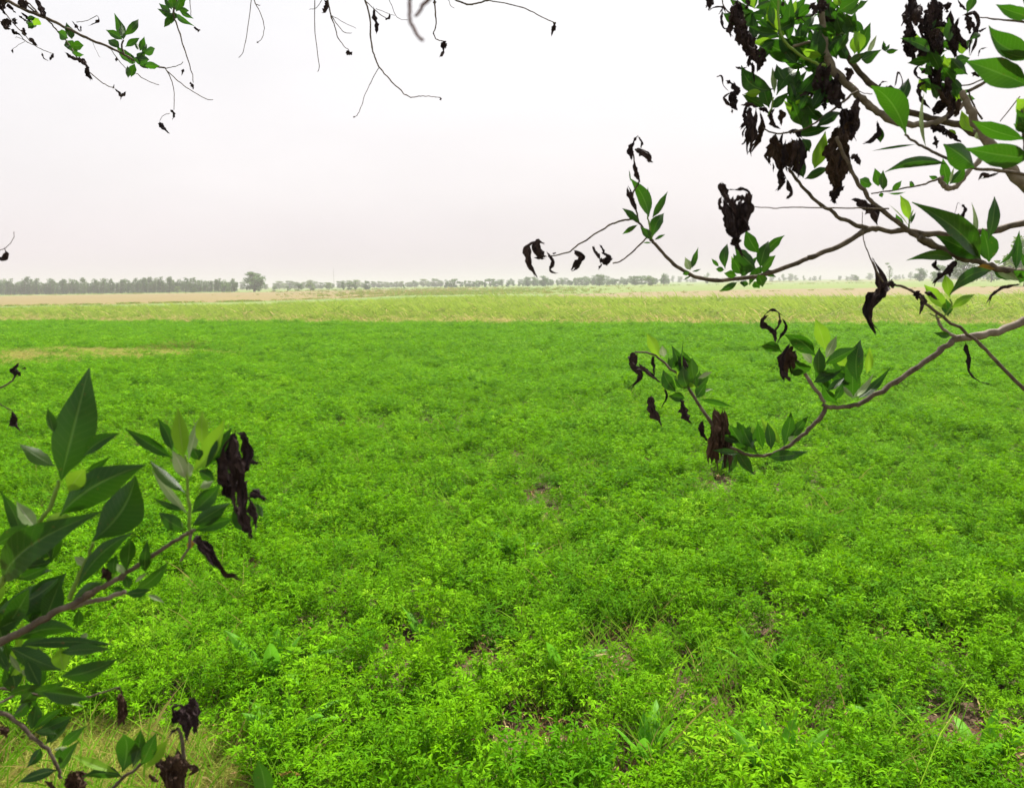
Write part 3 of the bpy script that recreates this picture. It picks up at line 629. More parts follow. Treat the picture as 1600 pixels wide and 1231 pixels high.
def deadmass(parent, z, spine, w, n, ln, lw, dep, down=(0, 1), spread=.5, m=None):
    """a hanging bunch of withered leaves strewn along a spine"""
    n = int(n*1.35); lw *= .95
    for k in range(n):
        t = (k+rb.random())/n*(len(spine)-1); i = min(int(t), len(spine)-2); f = t-i
        x = spine[i][0]*(1-f)+spine[i+1][0]*f+rb.uniform(-.5, .5)*w; y = spine[i][1]*(1-f)+spine[i+1][1]*f
        L_ = ln*rb.uniform(.6, 1.15); dx = down[0]+rb.gauss(0, spread*.45); dy = down[1]+rb.gauss(0, .15); c = rb.uniform(-.25, .25)
        x -= dx*L_*.4; y -= dy*L_*.4
        dead(parent, z, [(x, y), (x+dx*L_*.35+c*L_*.5, y+dy*L_*.35), (x+dx*L_*.7+c*L_*.4, y+dy*L_*.75), (x+dx*L_, y+dy*L_)], lw*rb.uniform(.6, 1.2), dep*(1+rb.uniform(-.04, .04)), m if rb.random() < .5 else None)
def leaves(parent, z, dep, rows):
    for r in rows:
        leaf(parent, z, *r[:5], r[5], dep, *(r[6:7] if len(r) > 6 else ()))
def branch(name, anchor, label, cat='branch', group=None):
    """an Empty at the branch's thick end; parts keep their world place"""
    return tag(empty(name), label, cat, group)
def settle(o, loc):
    o.location = loc
    for c in o.children: c.matrix_parent_inverse = Matrix.Translation(-Vector(loc))

# ---- the tree itself, over and behind the viewpoint; it shades the lower branches
tree = branch('overhanging_tree', None, 'leafy tree standing over the viewpoint, its crown just above the picture', 'tree')
mb = MB(); tp = Vector((.9, -1.5, 0)); fork = Vector((.6, -1.2, 2.3)); tube(mb, [tp, Vector((.8, -1.45, 1.1)), fork], [.16, .12, .10], 10)
rt = random.Random(4); tips = [Vector((-1.0, .9, 3.9)), Vector((-.2, 1.3, 4.0)), Vector((.7, 1.5, 4.1)), Vector((-1.8, .2, 3.6)), Vector((1.8, .6, 4.0)), Vector((.2, -.2, 4.4)), Vector((-.8, -1, 4.2)), Vector((1.6, -1.6, 4.0))]
for t_ in tips: tube(mb, [fork, (fork*.6+t_*.4)+Vector((0, 0, .25)), t_], [.07, .04, .012], 6)
link('trunk', mb.mesh('trunk', [M_BARK2], True), tree)
mb = MB()
def crown_leaf(p):
    a = Vector((rt.gauss(0, 1), rt.gauss(0, 1), rt.gauss(0, .6))).normalized()*.05; b = a.orthogonal().normalized(); b = (Matrix.Rotation(rt.uniform(0, 6.28), 3, a.normalized()) @ b)*.016
    mb.add([p-a, p-a*.2-b, p-a*.2+b, p+a], [(0, 1, 3, 2)])
for k in range(14000):
    x_ = rt.uniform(-2.6, 2.4); y_ = rt.uniform(-2.6, 3.3); zlo = max(3.15, 2.2+max(0, y_)*.62+.30); z_ = zlo+abs(rt.gauss(0, .45))
    if (x_ > .55 and y_ > .6 and rt.random() < .5) or x_*x_+(y_-.4)**2 > 11: continue
    if noise.noise(Vector((x_*1.6, y_*1.6, z_*1.6))) < -.12: continue
    crown_leaf(Vector((x_, y_, z_)))
cr_ = link('crown', mb.mesh('crown', [M_LEAF]), tree); cr_['kind'] = 'stuff'
settle(tree, (.9, -1.5, 0))

# ---- upper right, thick pale limb with leaf sprays and dark withered bunches
d = 1.15
br = branch('leafy_limb', None, 'pale thick limb at upper right with dense green sprays and hanging withered bunches')
stem(br, '3', [(620, -40), (630, 100), (640, 200), (650, 285)], 26, 34, d, M_BARK2)
stem(br, '3', [(650, 280), (735, 390), (800, 455), (870, 520), (960, 580), (1060, 600), (1170, 590), (1260, 545), (1330, 480)], 38, 24, d, M_BARK2)
stem(br, '3', [(1300, 440), (1335, 520), (1390, 625), (1490, 760), (1640, 920)], 26, 62, d*.92, M_BARK2)
stem(br, '3', [(655, -30), (690, 120), (745, 255), (830, 370), (1000, 510), (1150, 570), (1290, 600), (1400, 660)], 22, 34, d*1.02, M_BARK)
stem(br, 'A', [(835, -20), (845, 250), (900, 400), (1060, 540), (1200, 610), (1290, 630)], 22, 26, d*.97, M_GSTEM)
stem(br, 'A', [(980, 450), (1140, 405)], 26, 30, d, M_BARK2)
stem(br, '3', [(490, 640), (600, 590), (740, 480), (800, 440)], 8, 12, d*.98)
stem(br, 'A', [(790, 940), (770, 1050), (740, 1120)], 16, 20, d, M_GSTEM)
stem(br, 'A', [(1030, 150), (1100, 220), (1180, 300)], 9, 12, d*1.02)
stem(br, 'C', [(690, 310), (800, 360), (960, 350)], 14, 16, d*.98)
stem(br, 'A', [(300, 0), (330, 90), (480, 200), (520, 240)], 12, 14, d)
stem(br, 'B', [(1065, 880), (1130, 1040), (1200, 1150)], 14, 18, d)
stem(br, 'B', [(1620, 215), (1400, 195), (1180, 170)], 24, 10, d*.95)
stem(br, 'B', [(1370, 1170), (1560, 930)], 9, 12, d)
stem(br, 'B', [(1060, 880), (1250, 780), (1320, 730)], 34, 20, d)
stem(br, 'B', [(880, 820), (1050, 820), (1220, 760)], 12, 14, d)
stem(br, 'B', [(0, 870), (70, 900), (140, 905)], 8, 8, d)
leaves(br, 'A', d, [
 (825, 320, 735, 20, 120, 'y'), (735, 130, 650, -60, 120, 'g'), (940, 400, 965, -40, 125, 'g'), (710, 145, 570, 130, 95, 'g'), (840, 320, 550, 250, 85, 'g'),
 (1090, 590, 655, 390, 190, 'g'), (1040, 430, 1050, 215, 130, 'g'), (1060, 400, 1190, 150, 90, 'g'), (1180, 600, 1190, 280, 150, 'g'), (1030, 160, 1170, 50, 110, 'g'),
 (1400, 340, 1240, 280, 100, 'g'), (480, 205, 305, 125, 90, 'g'), (790, 860, 480, 630, 170, 'g', .12), (750, 1040, 690, 800, 130, 'g'), (710, 1030, 490, 910, 100, 'g', .08),
 (670, 880, 510, 905, 80, 'y'), (800, 900, 780, 650, 60, 'p'), (820, 920, 1060, 640, 160, 'g'), (770, 1040, 945, 885, 90, 'g'), (960, 985, 1250, 640, 140, 'g'),
 (1480, 330, 1410, 110, 120, 'g'), (1590, 330, 1490, 130, 110, 'g'), (1450, 120, 1620, 20, 150, 'g'), (1460, 60, 1350, -50, 70, 'y'), (1600, 520, 1560, 300, 110, 'y'),
 (1190, 1110, 1055, 920, 150, 'g'), (1060, 1210, 980, 990, 130, 'g'), (1200, 1220, 1430, 1080, 110, 'g'), (1400, 570, 1330, 350, 110, 'g'), (1500, 580, 1420, 430, 100, 'g'),
 (1290, 830, 1200, 690, 100, 'g'), (1000, 540, 840, 340, 120, 'g'), (1100, 640, 900, 600, 70, 'g'), (1260, 480, 1310, 340, 60, 'p'), (760, -20, 830, 90, 90, 'g'), (1420, 330, 1550, 290, 26, 'p'),
 (1170, 820, 1290, 700, 100, 'g'), (1330, 900, 1350, 740, 80, 'g'), (900, 780, 820, 620, 100, 'g'), (500, 200, 470, 80, 60, 'p'), (1500, 300, 1500, 130, 40, 'p'), (1110, 460, 1150, 580, 90, 'g')])
leaves(br, 'C', d, [(1185, 700, 1290, 340, 150, 'y'), (1090, 800, 1330, 690, 90, 'g'), (1080, 790, 1040, 560, 90, 'g'), (1140, 540, 1070, 410, 110, 'g'), (1000, 375, 1340, 300, 100, 'g'), (1200, 320, 1440, 170, 90, 'g'), (1030, 680, 1060, 640, 60, 'y')])
leaves(br, '3', d*.98, [(820, 290, 915, 240, 60, 'g'), (800, 270, 862, 110, 55, 'g'), (785, 262, 810, 150, 60, 'y'), (845, 262, 892, 170, 25, 'p'), (740, 170, 790, 60, 60, 'g'), (735, 175, 700, 70, 55, 'g'), (700, 250, 760, 150, 50, 'g'), (760, 300, 850, 250, 40, 'g'), (700, 60, 820, -20, 60, 'g')])
leaves(br, 'B', d*.97, [(400, 1010, 490, 755, 105, 'g'), (1050, 130, 1130, -60, 90, 'g'), (700, 500, 410, 370, 100, 'g'), (700, 580, 480, 610, 90, 'g'), (880, 400, 880, 170, 90, 'g'), (920, 600, 1080, 560, 120, 'g'), (800, 700, 700, 500, 100, 'g'), (940, 800, 820, 640, 110, 'g'), (1060, 720, 900, 560, 120, 'g'), (760, 960, 700, 800, 90, 'g'), (1000, 860, 910, 740, 80, 'g'), (1180, 330, 1080, 390, 60, 'g')])
leaves(br, 'D', d*.97, [(1110, 350, 1000, 140, 105, 'y'), (950, 370, 880, 320, 50, 'y'), (220, 450, 200, 280, 75, 'g'), (560, 468, 140, 530, 26, 'g'), (660, 500, 640, -30, 42, 'p', .03), (1180, 420, 1140, 350, 60, 'p'), (1200, 420, 1190, 300, 100, 'g')])
def spray(parent, z, cx, cy, rx, ry, n, ln, wd, dep, up=0.0):
    """fills a dense part of the crown with more leaves fanning out from a few nodes"""
    node = None
    for k in range(n):
        if k % 5 == 0: node = (cx+rb.uniform(-1, 1)*rx, cy+rb.uniform(-1, 1)*ry); a0 = rb.uniform(-2.2, -.9) if rb.random() < .7 else rb.uniform(0, 6.28)
        a = a0+rb.uniform(-1.2, 1.2); l = ln*rb.uniform(.6, 1.15)
        leaf(parent, z, node[0], node[1], node[0]+math.cos(a)*l, node[1]+math.sin(a)*l, l*wd*rb.uniform(.8, 1.2), 'g' if rb.random() < .9 else 'y', dep*rb.uniform(1.0, 1.10))
spray(br, '4', 1330, 840, 90, 40, 15, 110, .4, 1.15*1.08)
spray(br, 'A', 1150, 900, 250, 140, 20, 200, .36, d)
spray(br, 'A', 1250, 150, 250, 130, 20, 210, .36, d)
spray(br, 'B', 250, 520, 120, 60, 5, 120, .36, d)
spray(br, 'A', 620, 260, 60, 180, 17, 240, .34, d)
spray(br, 'A', 980, 420, 260, 260, 59, 260, .34, d)
spray(br, 'A', 1300, 560, 160, 260, 34, 220, .36, d)
spray(br, 'A', 1500, 220, 90, 160, 25, 230, .34, d)
spray(br, 'C', 1000, 150, 220, 120, 25, 220, .36, d)
spray(br, 'B', 760, 640, 200, 180, 34, 190, .38, d)
spray(br, 'B', 860, 350, 160, 250, 25, 170, .38, d)
spray(br, 'B', 900, 900, 140, 120, 17, 170, .38, d)
deadmass(br, 'A', [(1300, 640), (1380, 820), (1350, 900)], 130, 10, 200, 80, d, (0, 1), .5)
deadmass(br, 'A', [(450, 60), (440, 250), (520, 430), (680, 560)], 120, 18, 230, 100, d, (.2, 1), .6)
deadmass(br, 'A', [(180, -30), (180, 20)], 50, 3, 130, 80, d)
for p_, w_ in [([(300, 100), (290, 200), (320, 270), (380, 275)], 34), ([(160, 110), (230, 70), (310, 75), (330, 130)], 20), ([(530, -20), (545, 40), (530, 90)], 50), ([(260, 150), (300, 90), (330, 70)], 14)]: dead(br, 'A', p_, w_, d)
for p_, w_ in [([(390, 790), (430, 880), (400, 960), (450, 1060)], 100), ([(450, 1045), (370, 1010), (315, 950), (350, 905), (390, 905)], 26), ([(235, 745), (290, 735), (310, 820), (370, 890)], 14), ([(330, 775), (400, 810)], 24), ([(590, 600), (590, 800)], 60), ([(390, 1050), (395, 1095)], 22), ([(425, 640), (470, 660), (540, 650)], 22)]: dead(br, 'A', p_, w_, d)
for p_, w_ in [([(540, 90), (510, 180), (520, 250), (470, 330)], 60), ([(560, 90), (570, 250), (540, 420), (540, 570)], 120), ([(620, 120), (600, 300), (590, 450), (560, 560)], 100), ([(660, 150), (680, 300), (650, 430), (580, 540)], 70), ([(540, 280), (500, 350), (495, 400)], 24), ([(530, 400), (515, 450), (480, 470)], 20), ([(470, 90), (560, 85), (640, 110)], 40), ([(640, 120), (720, 140), (760, 200)], 40), ([(800, 120), (770, 200), (790, 280), (850, 310)], 60), ([(850, 130), (880, 200), (860, 290)], 70)]: dead(br, 'C', p_, w_, d, 'b' if w_ == 70 else None)
deadmass(br, 'C', [(800, 470), (900, 560), (1000, 520), (1040, 600)], 60, 14, 330, 95, d, (-.05, 1), .25, 'b')
for p_, w_ in [([(850, 700), (870, 800), (860, 860), (830, 915)], 75), ([(920, 800), (960, 900), (950, 950), (910, 990)], 50), ([(790, 640), (790, 740)], 20), ([(930, 350), (1010, 340), (1070, 400)], 70)]: dead(br, 'C', p_, w_, d)
deadmass(br, 'C', [(1540, 120), (1500, 330), (1400, 560), (1430, 800)], 130, 17, 300, 105, d, (-.08, 1), .3, 'b')
for p_, w_ in [([(1390, 900), (1370, 960), (1380, 1040)], 70), ([(1480, 860), (1400, 950), (1350, 1010)], 60), ([(1540, 570), (1580, 600), (1625, 660)], 80), ([(1550, 80), (1580, 250), (1550, 420)], 100)]: dead(br, 'C', p_, w_, d)
deadmass(br, 'A', [(1240, 780), (1330, 850), (1380, 960)], 170, 12, 190, 70, d, (0, 1), .5)
deadmass(br, 'A', [(1250, 0), (1270, 60)], 60, 5, 170, 70, d)
for p_, w_ in [([(1480, 650), (1520, 700), (1510, 790)], 80), ([(1150, 30), (1190, 90), (1170, 160)], 70), ([(1280, 160), (1330, 200), (1390, 200)], 50), ([(990, 200), (1050, 170), (1080, 160)], 30), ([(1030, 920), (1140, 900), (1150, 960)], 40), ([(890, 20), (880, 60)], 60), ([(1290, 940), (1280, 1060)], 50)]: dead(br, 'A', p_, w_, d)
deadmass(br, 'B', [(640, 30), (630, 200), (640, 350), (650, 480)], 330, 36, 230, 95, d, (0, 1), .35)
deadmass(br, 'B', [(860, 180), (900, 300), (960, 480)], 120, 8, 200, 70, d, (.1, 1), .5)
for p_, w_ in [([(1010, 150), (1120, 130), (1160, 230), (1120, 400), (1080, 540)], 80), ([(1040, 150), (1070, 250), (1090, 330)], 90), ([(980, 170), (940, 280), (1010, 400), (1060, 480)], 70), ([(1160, 310), (1240, 265)], 24), ([(470, 30), (460, 150), (420, 260)], 40), ([(640, 610), (560, 660), (570, 740), (640, 780)], 26), ([(660, 800), (600, 850), (620, 960), (710, 1050)], 55), ([(610, 710), (690, 670), (780, 700)], 60), ([(1090, 700), (1180, 740)], 40), ([(870, 20), (860, 130)], 90), ([(960, -10), (1010, 70), (1060, 100)], 20), ([(1160, 550), (1180, 480), (1250, 460)], 14), ([(520, 440), (500, 520), (570, 480)], 70)]: dead(br, 'B', p_, w_, d)
deadmass(br, 'B', [(720, 700), (800, 800), (860, 940), (880, 1040)], 150, 13, 200, 80, d, (.05, 1), .9, 'b')
for p_, w_ in [([(205, 840), (240, 790), (290, 790)], 20), ([(260, 840), (310, 870), (350, 950)], 90), ([(350, 850), (390, 700), (430, 800), (370, 880)], 30), ([(900, 980), (800, 1040), (740, 1110)], 90)]: dead(br, 'B', p_, w_, d)
for p_, w_ in [([(190, 240), (200, 350), (130, 430), (50, 462)], 60), ([(700, 290), (800, 330), (850, 380)], 120), ([(740, 380), (765, 510)], 40), ([(850, 330), (930, 400), (1000, 440)], 70), ([(830, 280), (860, 400)], 20)]: dead(br, 'D', p_, w_, d)
settle(br, P(1640, 340, d*.92))

# ---- near large leaves at the right edge
d = .82
br = branch('leafy_twig', None, 'near twig at the right edge carrying the largest broad green leaves', 'branch')
stem(br, 'B', [(1720, 900), (1640, 940), (1600, 1080), (1620, 1300)], 50, 60, d, M_BARK)
stem(br, 'D', [(1700, 700), (1620, 500), (1600, 300)], 50, 40, d*1.02, M_BARK)
leaves(br, 'B', d, [(1660, 830, 1040, 590, 270, 'g', .02), (1720, 520, 1260, 250, 200, 'g', .05), (1700, 170, 1330, 45, 130, 'g'), (1700, 540, 1370, 485, 110, 'g'), (1660, 130, 1560, -60, 60, 'g'), (1620, 1120, 1530, 950, 170, 'y'), (1640, 560, 1460, 540, 90, 'g')])
leaves(br, 'D', d, [(1660, 600, 1035, 505, 235, 'g', .03), (1620, 420, 1100, 240, 150, 'g', .12), (1640, 380, 1530, 130, 130, 'g'), (1670, 330, 1500, 270, 100, 'g')])
settle(br, P(1700, 250, d))

# ---- twig with two broad leaves, curled limb and small-leaved twig
d = 1.0
br = branch('leafy_twig', None, 'thin twig with a big pointed leaf at each end, hung before the pale limb', 'branch')
stem(br, 'D', [(455, 370), (560, 450), (660, 505), (860, 600), (1100, 690), (1400, 722), (1640, 760)], 22, 34, d, M_BARK)
leaves(br, 'D', d, [(1125, 690, 825, 465, 215, 'g'), (850, 655, 260, 735, 105, 'g', -.07), (1180, 800, 1340, 740, 20, 'g')])
leaves(br, 'D', d*.97, [(465, 375, 128, -95, 240, 'g'), ])
dead(br, 'D', [(1370, 735), (1260, 770), (1200, 760), (1160, 815)], 40, d)
settle(br, P(1620, 274, d))
d = 1.22
br = branch('hooked_limb', None, 'hooked pale limb curling up with two small leaves in its crook', 'branch')
stem(br, 'D', [(1200, 590), (1080, 710), (985, 830), (900, 888), (835, 880), (805, 830), (810, 780)], 52, 44, d, M_BARK2)
stem(br, 'D', [(790, 790), (680, 835), (580, 862), (350, 905), (130, 940)], 22, 12, d, M_BARK)
stem(br, 'D', [(790, 800), (860, 860)], 20, 14, d, M_BARK)
leaves(br, 'D', d, [(870, 860, 820, 600, 100, 'g'), (880, 850, 1030, 670, 100, 'g'), (885, 850, 930, 680, 26, 'p'), (200, 870, 165, 695, 95, 'g'), (245, 910, 245, 715, 80, 'g'), (330, 920, 425, 815, 60, 'g'), (290, 935, 460, 925, 22, 'g'), (550, 862, 500, 825, 50, 'g'), (780, 795, 685, 770, 45, 'g'), (225, 930, 235, 978, 45, 'g'), (130, 860, 20, 800, 100, 'g'), (140, 850, 60, 860, 60, 'g')])
settle(br, P(1535, 246, d))

# ---- middle right limb: crosses the frame at y 340 to 440, spray at its far left end
d = 1.25
br = branch('leafy_limb', None, 'long grey limb dipping left across the sky to a small spray with curled black leaves')
stem(br, '3', [(1640, 1068), (1400, 1115), (1190, 1128), (1050, 1112), (880, 1100), (760, 1068), (650, 1000), (530, 900), (470, 810)], 32, 13, d, M_BARK)
stem(br, '3', [(900, 1100), (840, 1110), (700, 1190), (560, 1240)], 26, 24, d, M_BARK)
stem(br, '4', [(1640, 798), (1450, 872), (1300, 905), (1100, 915), (950, 860), (860, 790), (790, 710), (770, 690)], 26, 15, d, M_BARK)
stem(br, '4', [(775, 695), (700, 595), (640, 582), (570, 600), (500, 635), (370, 722), (300, 765), (200, 785)], 12, 7, d, M_BARK)
stem(br, '4', [(748, 682), (680, 750), (620, 800), (560, 825)], 9, 7, d, M_BARK)
stem(br, '4', [(775, 690), (765, 620), (755, 555)], 11, 8, d, M_GSTEM)
stem(br, '4', [(705, 600), (690, 520), (670, 440), (705, 370), (685, 290), (668, 190)], 10, 8, d)
leaves(br, '4', d, [(760, 565, 655, 350, 82, 'g'), (780, 570, 865, 425, 45, 'g'), (780, 680, 845, 545, 68, 'g'), (712, 598, 612, 518, 42, 'g'), (700, 608, 612, 662, 28, 'g'), (775, 692, 712, 620, 45, 'g'),
 (757, 475, 755, 400, 14, 'g'), (658, 370, 650, 305, 8, 'g'), (790, 695, 852, 663, 18, 'g'), (775, 710, 728, 710, 10, 'g'), (990, 860, 962, 790, 45, 'p'), (1000, 850, 1035, 735, 35, 'g'), (985, 868, 948, 885, 30, 'g'), (1000, 870, 1050, 855, 12, 'g'), (1000, 890, 950, 918, 9, 'g')])
leaves(br, '4', d*.98, [(1185, 855, 1197, 715, 52, 'g'), (1150, 842, 1108, 797, 22, 'g'), (1180, 860, 1132, 856, 32, 'g'), (1275, 885, 1222, 795, 62, 'g'), (1250, 892, 1178, 878, 42, 'g'), (1355, 855, 1238, 735, 85, 'g'), (1375, 770, 1300, 640, 78, 'g'),
 (1380, 845, 1425, 700, 75, 'g'), (1405, 780, 1515, 668, 52, 'g'), (1390, 862, 1465, 780, 62, 'g'), (1300, 885, 1335, 820, 55, 'g'), (1365, 885, 1392, 955, 60, 'g'), (1250, 930, 1150, 978, 40, 'g'), (1300, 920, 1290, 955, 45, 'g'), (1345, 925, 1375, 962, 50, 'g'), (1320, 860, 1310, 790, 40, 'o')])
for p_, w_ in [([(690, 535), (660, 470), (640, 400)], 34), ([(712, 378), (690, 320), (678, 255)], 26), ([(668, 250), (660, 190), (675, 150)], 34), ([(680, 190), (730, 210), (778, 262)], 52), ([(665, 195), (680, 140), (705, 112)], 13), ([(716, 185), (720, 150), (700, 118)], 12), ([(745, 250), (785, 262)], 10),
               ([(195, 785), (150, 770), (125, 705), (180, 715)], 55), ([(130, 720), (160, 770), (150, 800)], 50), ([(130, 700), (80, 740), (95, 820), (140, 905)], 46), ([(190, 760), (225, 810), (215, 860), (245, 885)], 28), ([(120, 790), (190, 800)], 12), ([(345, 750), (380, 790), (360, 840), (330, 868)], 46), ([(225, 770), (245, 762)], 10),
               ([(555, 790), (520, 810), (485, 800)], 60), ([(500, 760), (540, 790), (520, 830)], 50), ([(490, 800), (465, 760), (448, 728)], 30), ([(515, 780), (505, 745), (485, 718)], 14), ([(500, 825), (478, 860)], 12)]: dead(br, '4', p_, w_, d)
leaves(br, 'E', d, [(445, 475, 368, 335, 62, 'g'), (490, 450, 290, 238, 12, 'p'), (510, 430, 560, 320, 30, 'g'), (492, 390, 408, 155, 92, 'y'), (500, 420, 540, 290, 30, 'p')])
stem(br, 'E', [(490, 480), (495, 390)], 18, 14, d, M_GSTEM)
settle(br, P(1640, 347, d))
# horizontal twig with the bundled withered leaf
d = .95
br = branch('bare_twig', None, 'straight thin bare twig ending in a bundle of black withered leaves')
stem(br, 'C', [(1900, 1085), (1600, 1080), (1260, 1076), (1000, 1072), (790, 1078), (590, 1065)], 14, 9, d, M_BARK)
for p_, w_ in [([(300, 830), (320, 900), (350, 1000), (420, 1080)], 90), ([(350, 905), (430, 905), (500, 890), (560, 940), (560, 1040)], 34), ([(300, 960), (270, 1040), (310, 1100), (380, 1120)], 36), ([(400, 1020), (470, 980), (540, 980)], 60), ([(520, 960), (560, 1020), (550, 1100)], 55), ([(400, 960), (400, 1060), (450, 1110)], 50)]: dead(br, 'C', p_, w_, d)
for k in range(7): x0 = rb.uniform(1175, 1310); dead(br, '4', [(x0+rb.uniform(-15, 15), 470+rb.uniform(-10, 20)), (x0*.7+.3*1255, 540), (1255+(x0-1250)*.55, 620+rb.uniform(0, 30)), (1252+rb.uniform(-14, 14), 700+rb.uniform(-20, 25))], 70, d)
dead(br, '4', [(1240, 670), (1250, 720), (1295, 790)], 50, d); dead(br, '4', [(1300, 430), (1325, 500), (1310, 600)], 60, d)
settle(br, P(1400, 325, d))

# ---- dark limb sloping down right with large leaves
d = 1.05
br = branch('leafy_limb', None, 'dark limb sloping down to the right edge with big upright leaves and a yellowing one')
stem(br, '3', [(700, 660), (760, 800), (830, 920), (900, 1000), (1030, 1095), (1110, 1160), (1170, 1190), (1250, 1215), (1300, 1245)], 16, 28, d*1.02, M_BARK)
stem(br, 'E', [(600, 560), (780, 655), (950, 740), (1150, 790), (1300, 850), (1450, 880), (1660, 900)], 52, 62, d, M_BARK)
leaves(br, 'E', d, [(1180, 770, 520, 222, 200, 'g', .02), (1190, 770, 750, 545, 170, 'g'), (1030, 580, 975, 330, 75, 'y'), (1095, 645, 1095, 225, 50, 'p'), (1250, 600, 1315, 165, 108, 'g'), (1265, 800, 1200, 470, 175, 'g'), (925, 775, 468, 782, 105, 'g', -.10),
 (1525, 880, 1555, 495, 90, 'g'), (1340, 830, 1500, 578, 40, 'g', -.12), (1320, 860, 1105, 875, 95, 'o'), (1290, 880, 880, 1120, 125, 'g', -.14), (1300, 870, 1520, 965, 130, 'g'), (1330, 860, 1560, 980, 90, 'p'), (1600, 890, 1560, 1000, 120, 'g'), (1660, 960, 1500, 880, 80, 'g'), (1640, 860, 1570, 700, 60, 'g')])
for p_, w_ in [([(940, 780), (900, 850), (820, 920), (740, 1000)], 90), ([(900, 800), (900, 880), (880, 940)], 60), ([(760, 780), (730, 830), (790, 890)], 50), ([(790, 890), (760, 960), (735, 1035)], 26), ([(1000, 240), (1035, 290), (1010, 350), (1030, 430)], 42), ([(1010, 290), (970, 225), (940, 310), (920, 385)], 6), ([(990, 340), (950, 385)], 34), ([(1580, 1005), (1420, 1035), (1300, 1110), (1240, 1205)], 52), ([(0, 210), (80, 260), (150, 320), (185, 440)], 110), ([(-60, 200), (60, 230), (140, 280)], 70)]: dead(br, 'E', p_, w_, d)
settle(br, P(1640, 426, d))

# ---- lower right limb
d = 1.2
br = branch('leafy_limb', None, 'curved brown limb over the green field with three leaf clusters and brown withered leaves')
spray(br, '5', 270, 430, 55, 65, 25, 75, .38, d)
spray(br, '5', 520, 690, 80, 30, 20, 80, .38, d)
spray(br, '5', 860, 440, 70, 50, 20, 85, .38, d)
stem(br, '5', [(1680, 175), (1600, 205), (1500, 245), (1400, 262), (1330, 272)], 34, 26, d, M_BARK2)
stem(br, '5', [(1350, 266), (1300, 300), (1230, 352), (1100, 440), (1000, 505), (930, 535), (860, 540), (815, 532)], 24, 15, d, M_BARK)
stem(br, '5', [(830, 540), (795, 590), (745, 640), (690, 685), (640, 715), (590, 728), (520, 725), (440, 690)], 17, 12, d, M_BARK)
stem(br, '5', [(822, 522), (770, 450), (735, 395)], 13, 14, d, M_BARK2)
stem(br, '5', [(440, 700), (370, 590), (310, 500), (270, 440), (210, 380), (150, 335), (80, 325)], 15, 6, d, M_BARK)
stem(br, '5', [(1330, 265), (1290, 240), (1265, 205), (1255, 165)], 14, 9, d, M_BARK2)
leaves(br, '5', d, [(825, 320, 785, 197, 60, 'y'), (825, 352, 868, 262, 36, 'p'), (800, 420, 800, 308, 50, 'g'), (785, 340, 665, 258, 62, 'g'), (655, 325, 574, 302, 46, 'g'), (820, 372, 945, 308, 48, 'g'), (778, 445, 895, 390, 48, 'g'),
 (930, 505, 928, 345, 62, 'g'), (950, 445, 962, 278, 68, 'g'), (985, 410, 997, 305, 32, 'y'), (950, 505, 1080, 383, 36, 'g'), (930, 505, 1012, 408, 26, 'p'), (935, 505, 880, 450, 20, 'p'), (870, 522, 812, 448, 42, 'g'), (862, 512, 892, 445, 32, 'g'), (915, 455, 828, 390, 52, 'g'), (900, 380, 870, 340, 40, 'y'), (760, 400, 690, 350, 70, 'g'), (740, 400, 680, 380, 50, 'g'), (770, 370, 730, 330, 30, 'p'),
 (180, 350, 127, 252, 44, 'y'), (195, 345, 187, 300, 30, 'p'), (250, 400, 222, 298, 36, 'g'), (310, 432, 303, 346, 42, 'g'), (325, 430, 382, 403, 20, 'p'), (292, 445, 248, 335, 36, 'g'), (240, 482, 190, 395, 52, 'g'), (320, 505, 358, 448, 44, 'g'), (330, 510, 470, 542, 22, 'g', -.05), (275, 505, 212, 498, 42, 'g'), (266, 400, 270, 275, 6, 'g'), (290, 470, 270, 380, 50, 'g'), (270, 470, 310, 400, 50, 'g'), (330, 490, 385, 470, 14, 'p'),
 (580, 705, 560, 598, 36, 'g'), (612, 708, 598, 600, 42, 'g'), (650, 685, 572, 580, 42, 'y'), (662, 692, 690, 560, 52, 'g'), (682, 665, 757, 575, 38, 'g'), (690, 655, 742, 608, 32, 'g'), (560, 722, 450, 640, 62, 'g'), (480, 705, 545, 805, 42, 'g'), (490, 722, 383, 708, 26, 'g'), (600, 735, 757, 712, 42, 'g', -.05), (600, 735, 715, 725, 48, 'g'), (470, 705, 398, 762, 16, 'p'), (680, 672, 705, 652, 20, 'p'), (540, 700, 500, 620, 60, 'g'), (500, 690, 450, 610, 50, 'g'), (1310, 262, 1248, 250, 28, 'g')])
for p_, w_ in [([(90, 330), (75, 380), (105, 420), (65, 470)], 36), ([(95, 370), (130, 400), (175, 442)], 28), ([(80, 325), (65, 360), (80, 380)], 34), ([(150, 340), (155, 420)], 14), ([(145, 495), (150, 550), (185, 612)], 38), ([(195, 465), (205, 500), (180, 550)], 10), ([(265, 510), (275, 560), (292, 605)], 40), ([(345, 590), (340, 640), (365, 675)], 16),
               ([(600, 180), (575, 210), (620, 250), (630, 290)], 32), ([(655, 195), (670, 230), (635, 290)], 13), ([(580, 190), (620, 160), (665, 190)], 13), ([(625, 250), (645, 210), (640, 170)], 10), ([(685, 290), (650, 360), (660, 440)], 30), ([(650, 400), (690, 440)], 20), ([(260, 330), (270, 390), (250, 440)], 40),
               ([(1010, -40), (1050, 50), (1025, 110), (990, 170), (1022, 258)], 48), ([(1190, 95), (1205, 130), (1190, 180)], 24), ([(1370, 285), (1385, 350), (1390, 410), (1432, 445)], 13), ([(1430, 443), (1475, 452)], 5)]: dead(br, '5', p_, w_, d)
